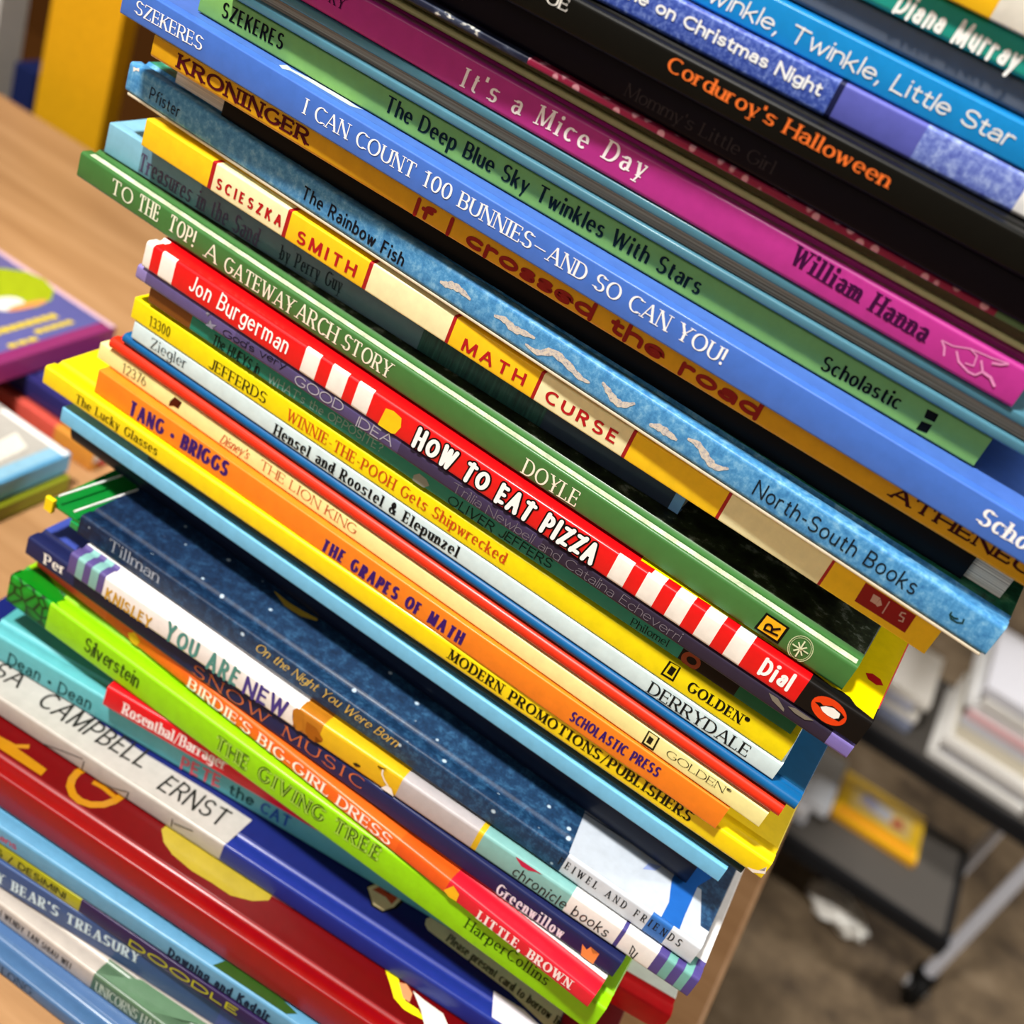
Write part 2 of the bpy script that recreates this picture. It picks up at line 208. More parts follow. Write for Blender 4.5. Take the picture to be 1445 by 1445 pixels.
COVER_POLY=[
 ('pizza','cover_picture','F2D600',[(0.20263, 0.00401), (0.26244, 0.00531), (0.285, 0.0017), (0.30715, 0.10008), (0.22739, 0.1601), (0.19134, 0.09492)]),
 ('pizza','cover_picture','101010',[(0.26452, 0.00237), (0.27308, 0.005), (0.27576, 0.00476), (0.27939, 0.00173), (0.28149, 0.00084), (0.28471, 6e-05), (0.28026, 0.00019)]),
 ('pizza','cover_picture','B80A16',[(0.27661, 0.02176), (0.27856, 0.02379), (0.28133, 0.02349), (0.28287, 0.02116), (0.28093, 0.01916), (0.27818, 0.01944)]),
 ('tillman','cover_picture','AEB6C2',[(0.21533, 0.02236), (0.26168, 0.02381), (0.27752, 0.08334), (0.25363, 0.08859), (0.21785, 0.07117)]),
 ('tillman','cover_picture','B8C0CA',[(0.21864, -0.00257), (0.21561, 0.02175), (0.26328, 0.02334), (0.27042, -0.00112)]),
 ('tillman','cover_picture','1F5CAC',[(0.2554, -0.00123), (0.25544, 0.00891), (0.25271, 0.01923), (0.25301, 0.03184), (0.26556, 0.03361), (0.26168, 0.02381), (0.26199, 0.00861), (0.26244, -0.00019)]),
 ('tillman','cover_picture','8A9ACB',[(0.24253, 0.01505), (0.24336, 0.01952), (0.24773, 0.02172), (0.24652, 0.0181)]),
 ('tillman','cover_picture','C8A83A',[(0.07239, 0.02582), (0.07485, 0.02575), (0.0804, 0.02519), (0.08679, 0.02574), (0.0931, 0.02685), (0.09344, 0.02542), (0.08774, 0.02257), (0.08056, 0.02222)]),
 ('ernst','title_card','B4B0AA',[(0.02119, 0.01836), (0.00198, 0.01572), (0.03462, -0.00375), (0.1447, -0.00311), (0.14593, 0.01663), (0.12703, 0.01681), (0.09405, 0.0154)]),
 ('ernst','cover_picture','1A1608',[(0.19712, 0.02004), (0.20045, 0.02698), (0.20821, 0.02837), (0.21232, 0.0243), (0.21142, 0.0187), (0.20788, 0.01344), (0.20283, 0.01333)]),
 ('ernst','cover_picture','E8D8A8',[(0.19766, 0.01966), (0.20092, 0.02611), (0.20761, 0.02704), (0.21096, 0.02319), (0.21023, 0.01854), (0.20764, 0.01444), (0.20318, 0.01441)]),
 ('ernst','cover_picture','C8502A',[(0.19969, 0.0201), (0.20268, 0.02589), (0.20868, 0.02626), (0.2096, 0.02453), (0.20895, 0.01911), (0.20564, 0.02047)]),
 ('ernst','cover_picture','6A2410',[(0.20297, 0.02238), (0.20613, 0.02374), (0.20614, 0.02252)]),
 ('ernst','pocket_card','DCD2AC',[(0.22296, 0.02242), (0.22366, 0.0198), (0.2257, 0.01829), (0.26368, 0.01481), (0.29906, 0.00989), (0.29898, 0.02702), (0.27077, 0.02756), (0.23199, 0.02887), (0.22623, 0.02745)]),
 ('ernst','cover_picture','E6E0EA',[(0.25813, 0.01132), (0.2712, 0.01158), (0.28768, 0.0083), (0.28383, -0.0044), (0.26193, 0.00084)]),
 ('redcover','cover_picture','AA7208',[(0.04605, 0.01502), (0.04977, 0.01857), (0.05102, 0.01679), (0.04762, 0.01406), (0.0625, 0.01355), (0.06307, 0.00983), (0.04345, 0.00961), (0.03738, 0.01168), (0.03663, 0.01396)]),
 ('redcover','cover_picture','A8942E',[(0.11226, 0.01959), (0.11245, 0.02286), (0.13179, 0.02566), (0.1617, 0.02286), (0.16182, 0.01973), (0.15721, 0.01552), (0.14944, 0.01229), (0.14131, 0.01237), (0.13194, 0.01184), (0.12217, 0.0131), (0.11646, 0.01542)]),
 ('redcover','cover_picture','C08A90',[(0.15824, 0.02612), (0.16229, 0.02744), (0.16853, 0.02689), (0.17343, 0.02327), (0.17005, 0.02249), (0.16184, 0.02216)]),
 ('redcover','cover_picture','F0E414',[(0.21212, 0.02311), (0.21351, 0.02345), (0.21828, 0.02275), (0.22096, 0.0201), (0.22486, 0.01631), (0.2304, 0.01631), (0.23467, 0.01399), (0.23013, 0.01333), (0.22602, 0.01299), (0.22082, 0.01464), (0.21726, 0.01833)]),
 ('redcover','cover_picture','D89060',[(0.21934, 0.02138), (0.22204, 0.02274), (0.22572, 0.02052), (0.22644, 0.01681), (0.22366, 0.01681)]),
 ('redcover','cover_picture','E8E4D4',[(0.2254, 0.02171), (0.23104, 0.02102), (0.23894, 0.02068), (0.24346, 0.01715), (0.23594, 0.01153), (0.23141, 0.01673)]),
 ('giving','cover_picture','0B7A14',[(0.00724, -0.00941), (-0.00016, 0.001), (0.00392, 0.01225), (0.02235, 0.00588), (0.02188, 0.00195), (0.02453, -0.00498), (0.02101, -0.00439)]),
 ('downing','cover_picture','2C4A18',[(0.15464, 0.00107), (0.15721, 0.00559), (0.16667, 0.0066), (0.17615, 0.00657), (0.19037, 0.00384), (0.18701, -0.00069), (0.17723, 0.00104), (0.16911, 0.00058), (0.16561, 0.00113), (0.1617, -4e-05)]),
 ('unicorns','cover_picture','5A7A5C',[(0.12305, -0.00339), (0.12679, 0.00088), (0.14017, 0.00931), (0.17317, 0.01069), (0.1508, -0.00725), (0.13551, -0.00512)]),
 ('icancount','torn_paper','C4D0CE',[(0.06013, 0.00543), (0.06032, 0.00907), (0.0632, 0.00806), (0.07011, 0.00956), (0.08409, 0.01002), (0.08736, 0.00945), (0.09068, 0.00953), (0.08801, 0.00673), (0.08611, 0.00663), (0.07134, 0.00659), (0.06407, 0.00629), (0.06249, 0.00401)]),
]
SPINE_LINE=[
 ('gateway','publisher_logo','C8D8A8',0.00024,[(0.30333, 0.00449), (0.30324, 0.00337), (0.3029, 0.00232), (0.30235, 0.00141), (0.30162, 0.0007), (0.30075, 0.00025), (0.29982, 8e-05), (0.29887, 0.00021), (0.29798, 0.00063), (0.29722, 0.00131), (0.29662, 0.0022), (0.29624, 0.00325), (0.2961, 0.00437), (0.2962, 0.00549), (0.29655, 0.00654), (0.29711, 0.00744), (0.29784, 0.00813), (0.2987, 0.00857), (0.29963, 0.00873), (0.30056, 0.0086), (0.30144, 0.00818), (0.3022, 0.00751), (0.30279, 0.00664), (0.30318, 0.0056), (0.30333, 0.00449)]),
 ('gateway','publisher_logo','B8CC98',0.00018,[(0.30283, 0.00448), (0.30275, 0.00352), (0.30246, 0.00261), (0.30199, 0.00183), (0.30135, 0.00122), (0.30061, 0.00083), (0.2998, 0.00069), (0.29899, 0.0008), (0.29823, 0.00116), (0.29757, 0.00175), (0.29705, 0.00252), (0.29672, 0.00341), (0.2966, 0.00438), (0.29669, 0.00535), (0.29699, 0.00625), (0.29747, 0.00702), (0.2981, 0.00762), (0.29884, 0.008), (0.29964, 0.00814), (0.30045, 0.00802), (0.3012, 0.00767), (0.30186, 0.00709), (0.30237, 0.00633), (0.3027, 0.00544), (0.30283, 0.00448)]),
 ('gateway','publisher_logo','DCE6BC',0.00044,[(0.29972, 0.00443), (0.30233, 0.00448)]),
 ('gateway','publisher_logo','DCE6BC',0.00044,[(0.29972, 0.00443), (0.30118, 0.00275)]),
 ('gateway','publisher_logo','DCE6BC',0.00044,[(0.29972, 0.00443), (0.29979, 0.00129)]),
 ('gateway','publisher_logo','DCE6BC',0.00044,[(0.29972, 0.00443), (0.29833, 0.0027)]),
 ('gateway','publisher_logo','DCE6BC',0.00044,[(0.29972, 0.00443), (0.29711, 0.00439)]),
 ('gateway','publisher_logo','DCE6BC',0.00044,[(0.29972, 0.00443), (0.29827, 0.00611)]),
 ('gateway','publisher_logo','DCE6BC',0.00044,[(0.29972, 0.00443), (0.29966, 0.00754)]),
 ('gateway','publisher_logo','DCE6BC',0.00044,[(0.29972, 0.00443), (0.3011, 0.00615)]),
 ('magenta','publisher_logo','E08CC0',0.00053,[(0.24539, 0.00639), (0.24695, 0.00517), (0.24798, 0.00319)]),
 ('magenta','publisher_logo','E08CC0',0.00036,[(0.24539, 0.00639), (0.24854, 0.00655), (0.2526, 0.00814), (0.25821, 0.00875), (0.26242, 0.0096)]),
 ('magenta','publisher_logo','E08CC0',0.00053,[(0.24996, 0.0059), (0.25187, 0.00381), (0.25515, 0.00278), (0.2571, 0.00289)]),
 ('magenta','publisher_logo','E08CC0',0.00035,[(0.2526, 0.00814), (0.25489, 0.00738), (0.25553, 0.00475), (0.25339, 0.00431)]),
 ('magenta','publisher_logo','E08CC0',0.00061,[(0.2589, 0.00767), (0.26081, 0.00841), (0.26242, 0.0096)]),
 ('magenta','publisher_logo','E08CC0',0.00052,[(0.25634, 0.00697), (0.25821, 0.00465), (0.2571, 0.00289)]),
 ('magenta','publisher_logo','E08CC0',0.0007,[(0.25845, 0.00459), (0.26058, 0.00438), (0.26273, 0.00288)]),
 ('rainbow','publisher_logo','1A3A3A',0.00054,[(0.31851, 0.00472), (0.31992, 0.00453), (0.32089, 0.00504)]),
 ('rainbow','publisher_logo','1A3A3A',0.00045,[(0.3185, 0.00576), (0.31851, 0.00472), (0.31945, 0.0039), (0.32115, 0.00394), (0.3224, 0.00468), (0.32203, 0.00596)]),
 ('knisley','emblem','2A2A2A',0.00046,[(0.24778, 0.00176), (0.24711, 0.00602), (0.24848, 0.00494), (0.24843, 0.00159), (0.24953, 0.00104), (0.24976, 0.00459)]),
 ('math','publisher_logo','C8A49A',0.00042,[(0.2951, 0.00778), (0.29395, 0.00744), (0.29394, 0.00634), (0.29531, 0.00631), (0.29557, 0.00514), (0.29442, 0.00479)]),
 ('knisley','spine_picture','2A2010',0.00056,[(0.13726, 0.01399), (0.13607, 0.01226), (0.1359, 0.01025), (0.13715, 0.01017)]),
 ('knisley','spine_picture','2A2010',0.00065,[(0.1435, 0.01435), (0.1446, 0.01303), (0.14421, 0.01008), (0.14235, 0.00852), (0.1411, 0.0086)]),
 ('knisley','spine_picture','F2EFEA',0.00061,[(0.14327, 0.00853), (0.14379, 0.00632), (0.14536, 0.00461), (0.14739, 0.00328)]),
 ('ernst','spine_picture','4A4440',0.00046,[(0.0612, 0.0009), (0.07023, 0.00389), (0.07893, 0.00625)]),
 ('ernst','spine_picture','4A4440',0.00045,[(0.07974, 0.00566), (0.07972, 0.00109)]),
 ('ernst','spine_picture','4A4440',0.00046,[(0.08524, -0.00072), (0.09452, 0.00178), (0.10058, 0.00464)]),
 ('ernst','spine_picture','4A4440',0.00045,[(0.10114, 0.0051), (0.10095, 0.00032)]),
 ('ernst','spine_picture','4A4440',0.00044,[(0.12156, 0.00604), (0.12203, 0.00176)]),
 ('ernst','spine_picture','4A4440',0.00044,[(0.12265, 0.00442), (0.13094, 0.00674)]),
]
COVER_LINE=[
 ('redcover','cover_lettering','AA7208',0.00294,[(0.07276, 0.02356), (0.07177, 0.02025), (0.07228, 0.01644), (0.07417, 0.01304), (0.07759, 0.01063), (0.08145, 0.01004), (0.0854, 0.01133), (0.08886, 0.01445), (0.0907, 0.01838), (0.09131, 0.02308)]),
 ('redcover','cover_lettering','AA7208',0.00196,[(0.07897, 0.02024), (0.08365, 0.02077), (0.08961, 0.02014)]),
]
RIBBONS=[[(0.13969, 0.00472), (0.14188, 0.00497), (0.14456, 0.00601), (0.14797, 0.00598), (0.15173, 0.00515)], [(0.16099, 0.00506), (0.16479, 0.00581), (0.16848, 0.00499), (0.17202, 0.00561), (0.17635, 0.00621)], [(0.17413, 0.00283), (0.17884, 0.00267), (0.18343, 0.00549), (0.18904, 0.00492), (0.19451, 0.00351), (0.19809, 0.00374)], [(0.20157, 0.0062), (0.2043, 0.0049), (0.20762, 0.00346), (0.21054, 0.00382), (0.21343, 0.0062)], [(0.2202, 0.00298), (0.22323, 0.00396), (0.22627, 0.00393), (0.22968, 0.00365)], [(0.23224, 0.00588), (0.23577, 0.00621), (0.24013, 0.00406), (0.2435, 0.00328), (0.24689, 0.0051)]]
BLACK_PAGES=(-0.0232,0.2754,0.2867)
LPX,LPY,CARTX,CARTY,SCRAPX,SCRAPY,POSTX,TABLEX=(-0.0038, -0.004, -0.0143, -0.0385, 0.4248, 1.1184, -0.7398, 0.1804)

sc=bpy.context.scene; COL=sc.collection
# ------------------------------------------------------------------ camera, world, lights, exposure
f_,pitch,yaw_,roll,cx,cy,cz=CAM
fw=Vector((math.sin(yaw_)*math.cos(pitch),math.cos(yaw_)*math.cos(pitch),-math.sin(pitch)))
rt=Vector((math.cos(yaw_),-math.sin(yaw_),0)); up=rt.cross(fw)
cr,sr=math.cos(roll),math.sin(roll)
r2=cr*rt+sr*up; u2=-sr*rt+cr*up
cam=bpy.data.cameras.new('camera'); cam.sensor_width=36; cam.lens=36*f_/1445; cam.clip_start=.01
cam.dof.use_dof=True; cam.dof.focus_distance=.365; cam.dof.aperture_fstop=9.5
co=bpy.data.objects.new('camera',cam); COL.objects.link(co)
co.matrix_world=Matrix(((r2.x,u2.x,-fw.x,cx),(r2.y,u2.y,-fw.y,cy),(r2.z,u2.z,-fw.z,cz),(0,0,0,1)))
sc.camera=co
vs=sc.view_settings; vs.view_transform='Standard'; vs.look='None'; vs.exposure=0.0; vs.gamma=1; vs.use_curve_mapping=False
wd=bpy.data.worlds.new('room_light'); sc.world=wd; wd.use_nodes=True
bg=wd.node_tree.nodes['Background']; bg.inputs[0].default_value=(1,.97,.93,1); bg.inputs[1].default_value=.10
def lamp(name,pos,target,size,power,col=(1,1,1)):
    l=bpy.data.lights.new(name,'AREA'); l.shape='RECTANGLE'; l.size=size[0]; l.size_y=size[1]; l.energy=power; l.color=col
    o=bpy.data.objects.new(name,l); COL.objects.link(o); o.location=pos
    o.rotation_euler=(Vector(target)-Vector(pos)).to_track_quat('-Z','Y').to_euler(); return o
lamp('ceiling_lamp',(-.50,-.80,2.35),(0,0,.25),(.26,.18),104,(1,.97,.92))
lamp('front_fill',(-1.4,-2.9,1.7),(0,0,.25),(1.6,1.0),23,(1,.98,.95))  # added soft fill in front of the stack; no window stands there
lamp('ceiling_lamp',(2.9,1.6,1.9),(.5,1.2,-.5),(.4,1.2),92,(1,.98,.95))
# ------------------------------------------------------------------ materials
def lin(h):
    r=[int(h[i:i+2],16)/255 for i in (0,2,4)]
    return tuple(c/12.92 if c<=.04045 else ((c+.055)/1.055)**2.4 for c in r)+(1,)
MATS={}
def nodes(name,rough=.4,coat=0):
    m=bpy.data.materials.new(name); m.use_nodes=True; nt=m.node_tree; b=nt.nodes['Principled BSDF']
    b.inputs['Roughness'].default_value=rough; b.inputs['Specular IOR Level'].default_value=.22
    b.inputs['Coat Weight'].default_value=coat; b.inputs['Coat Roughness'].default_value=.15
    tc=nt.nodes.new('ShaderNodeTexCoord'); return m,nt,b,tc
def noise(nt,tc,scale,detail=3,rough=.6,vec=(1,1,1)):
    mp=nt.nodes.new('ShaderNodeMapping'); mp.inputs['Scale'].default_value=vec; nt.links.new(tc.outputs['Object'],mp.inputs[0])
    n=nt.nodes.new('ShaderNodeTexNoise'); n.inputs['Scale'].default_value=scale; n.inputs['Detail'].default_value=detail; n.inputs['Roughness'].default_value=rough
    nt.links.new(mp.outputs[0],n.inputs['Vector']); return n
def ramp(nt,src,stops):
    r=nt.nodes.new('ShaderNodeValToRGB'); nt.links.new(src,r.inputs[0]); e=r.color_ramp.elements
    while len(e)<len(stops): e.new(.5)
    for k,(p,c) in zip(e,stops): k.position=p; k.color=c if not isinstance(c,str) else lin(c)
    return r
def mul(c,k): return tuple(min(1,x*k) for x in c[:3])+(1,)
def mat(h,rough=.4,coat=0.0,var=.06):
    if not h.startswith('@') and sum(lin(h)[:3])<.03: coat=0
    key=(h,rough,coat)
    if key in MATS: return MATS[key]
    if h.startswith('@'): m=special(h)
    else:
        m,nt,b,tc=nodes('print_'+h,rough,coat); c=lin(h)
        if sum(c[:3])<.2: b.inputs['Specular IOR Level'].default_value=.1
        n=noise(nt,tc,220); r=ramp(nt,n.outputs[0],[(.3,mul(c,1-var)),(.7,mul(c,1+var))])
        nt.links.new(r.outputs[0],b.inputs['Base Color'])
    MATS[key]=m; return m
def special(h):
    m,nt,b,tc=nodes('print_'+h[1:],.38,0)
    L=nt.links
    if h=='@pages':
        n=noise(nt,tc,1,2,.5,(8,8,2600)); r=ramp(nt,n.outputs[0],[(.3,'8C8478'),(.5,'D8D0C2'),(.7,'F0EADC')]); b.inputs['Roughness'].default_value=.9
    elif h=='@greypages':
        n=noise(nt,tc,1,2,.5,(8,8,2200)); r=ramp(nt,n.outputs[0],[(.3,'6A625C'),(.5,'9A928C'),(.7,'B8B0A6')]); b.inputs['Roughness'].default_value=.9
    elif h=='@sea':
        n=noise(nt,tc,330,6,.75); r=ramp(nt,n.outputs[0],[(.32,'2F6FA8'),(.5,'4C93C8'),(.68,'86BEE0')])
    elif h=='@seagreen':
        n=noise(nt,tc,160,5,.7); r=ramp(nt,n.outputs[0],[(.3,'0F3F34'),(.55,'2F8468'),(.75,'7CCBA0')])
    elif h=='@frost':
        n=noise(nt,tc,700,6,.8); r=ramp(nt,n.outputs[0],[(.34,'26388C'),(.5,'4058B0'),(.66,'8AA0E0')])
    elif h=='@frostl':
        n=noise(nt,tc,400,6,.8); r=ramp(nt,n.outputs[0],[(.34,'4C58B0'),(.5,'7486D0'),(.68,'B8C8F4')])
    elif h=='@stars':
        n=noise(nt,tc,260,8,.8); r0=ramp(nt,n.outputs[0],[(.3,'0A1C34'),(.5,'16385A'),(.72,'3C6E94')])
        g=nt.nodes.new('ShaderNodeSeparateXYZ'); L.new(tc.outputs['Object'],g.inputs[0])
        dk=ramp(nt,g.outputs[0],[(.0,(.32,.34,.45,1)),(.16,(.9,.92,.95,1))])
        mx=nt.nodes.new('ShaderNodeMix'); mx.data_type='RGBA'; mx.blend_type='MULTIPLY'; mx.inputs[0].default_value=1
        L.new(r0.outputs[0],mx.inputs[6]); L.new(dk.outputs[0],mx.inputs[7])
        v=nt.nodes.new('ShaderNodeTexVoronoi'); v.inputs['Scale'].default_value=130; L.new(tc.outputs['Object'],v.inputs['Vector'])
        s=ramp(nt,v.outputs['Distance'],[(.0,(1,1,1,1)),(.09,(.8,.8,.8,1)),(.13,(0,0,0,1))])
        m2=nt.nodes.new('ShaderNodeMix'); m2.data_type='RGBA'; L.new(s.outputs[0],m2.inputs[0]); L.new(mx.outputs[2],m2.inputs[6]); m2.inputs[7].default_value=lin('BFD4E4')
        L.new(m2.outputs[2],b.inputs['Base Color']); b.inputs['Roughness'].default_value=.5; b.inputs['Coat Weight'].default_value=.04; return m
    elif h=='@trees':
        n=noise(nt,tc,1,4,.7,(900,200,60)); r=ramp(nt,n.outputs[0],[(.35,'12282A'),(.55,'1F4442'),(.75,'3A605C')])
    elif h=='@leaf':
        v=nt.nodes.new('ShaderNodeTexVoronoi'); v.feature='DISTANCE_TO_EDGE'; v.inputs['Scale'].default_value=170; L.new(tc.outputs['Object'],v.inputs['Vector'])
        r=ramp(nt,v.outputs[0],[(.02,'06260A'),(.09,'0E7A18'),(.4,'18A02A')])
    elif h=='@doodle':
        n=noise(nt,tc,1,3,.6,(150,300,300)); r=ramp(nt,n.outputs[0],[(.45,'1A2036'),(.6,'3A4256'),(.66,'D8D8D0')])
    elif h=='@dots':
        v=nt.nodes.new('ShaderNodeTexVoronoi'); v.inputs['Scale'].default_value=230; v.inputs['Randomness'].default_value=.5; L.new(tc.outputs['Object'],v.inputs['Vector'])
        r=ramp(nt,v.outputs[0],[(.22,'D89AA8'),(.3,'8E1C40')])
    elif h=='@night':
        n=noise(nt,tc,240,5,.7); r=ramp(nt,n.outputs[0],[(.3,'1C1C22'),(.6,'26262E'),(.8,'4A4A52')])
    elif h=='@forest':
        n=noise(nt,tc,120,6,.7); r=ramp(nt,n.outputs[0],[(.4,'12160E'),(.55,'2A3420'),(.72,'8E988C')])
    elif h=='@wood':
        n=noise(nt,tc,1,8,.65,(3.5,42,10)); r=ramp(nt,n.outputs[0],[(.3,'9A7048'),(.5,'AC8258'),(.7,'BA9066')]); b.inputs['Roughness'].default_value=.45
    elif h=='@carpet':
        n=noise(nt,tc,7,8,.75); r=ramp(nt,n.outputs[0],[(.36,'40352A'),(.52,'685844'),(.68,'84735E')]); b.inputs['Roughness'].default_value=.95
    L.new(r.outputs[0],b.inputs['Base Color']); return m
# ------------------------------------------------------------------ objects
def tag(o,label,cat,group=None):
    o['label']=label; o['category']=cat
    if group: o['group']=group
    return o
def thing(name,label,cat,loc=(0,0,0),rz=0,group=None):
    o=bpy.data.objects.new(name,None); o.empty_display_size=.02; COL.objects.link(o); o.location=loc; o.rotation_euler=(0,0,rz)
    return tag(o,label,cat,group)
def obj(name,bm,mats,parent=None,smooth=False,loc=None,rz=0):
    me=bpy.data.meshes.new(name); bm.to_mesh(me); bm.free()
    for m in (mats if isinstance(mats,list) else [mats]): me.materials.append(m)
    if smooth:
        for p in me.polygons: p.use_smooth=True
        me.set_sharp_from_angle(angle=math.radians(50))
    o=bpy.data.objects.new(name,me); COL.objects.link(o)
    if parent: o.parent=parent
    if loc: o.location=loc; o.rotation_euler=(0,0,rz)
    return o
def box(bm,a,b,bev=0,mi=0):
    vs=[bm.verts.new((x,y,z)) for z in (a[2],b[2]) for y in (a[1],b[1]) for x in (a[0],b[0])]
    fs=[bm.faces.new([vs[i] for i in q]) for q in ((0,2,3,1),(4,5,7,6),(0,1,5,4),(2,6,7,3),(0,4,6,2),(1,3,7,5))]
    for f in fs: f.material_index=mi
    if bev:
        es=list({e for f in fs for e in f.edges}); bmesh.ops.bevel(bm,geom=es,offset=bev,segments=2,affect='EDGES',profile=.5)
    return bm
def tube(bm,p,q,r,n=14):
    p,q=Vector(p),Vector(q); d=(q-p).normalized(); a=d.orthogonal().normalized(); b=d.cross(a)
    A=[];Bv=[]
    for i in range(n):
        t=2*math.pi*i/n; o=r*(math.cos(t)*a+math.sin(t)*b); A.append(bm.verts.new(p+o)); Bv.append(bm.verts.new(q+o))
    for i in range(n): bm.faces.new((A[i],A[(i+1)%n],Bv[(i+1)%n],Bv[i]))
    bm.faces.new(A[::-1]); bm.faces.new(Bv); return bm
def extrude_profile(prof,breaks,bm):
    """closed (w,v) outline extruded along u with one material slot per stretch"""
    rings=[[bm.verts.new((u,w,v)) for w,v in prof] for u in breaks]; n=len(prof)
    for k in range(len(breaks)-1):
        for i in range(n):
            f=bm.faces.new((rings[k][i],rings[k][(i+1)%n],rings[k+1][(i+1)%n],rings[k+1][i])); f.material_index=k
    bm.faces.new(rings[0][::-1]); f=bm.faces.new(rings[-1]); f.material_index=len(breaks)-2
    bmesh.ops.recalc_face_normals(bm,faces=bm.faces)
def arc(c,r,a0,a1,n): return [(c[0]+r*math.cos(math.radians(a0+(a1-a0)*i/n)),c[1]+r*math.sin(math.radians(a0+(a1-a0)*i/n))) for i in range(n+1)]
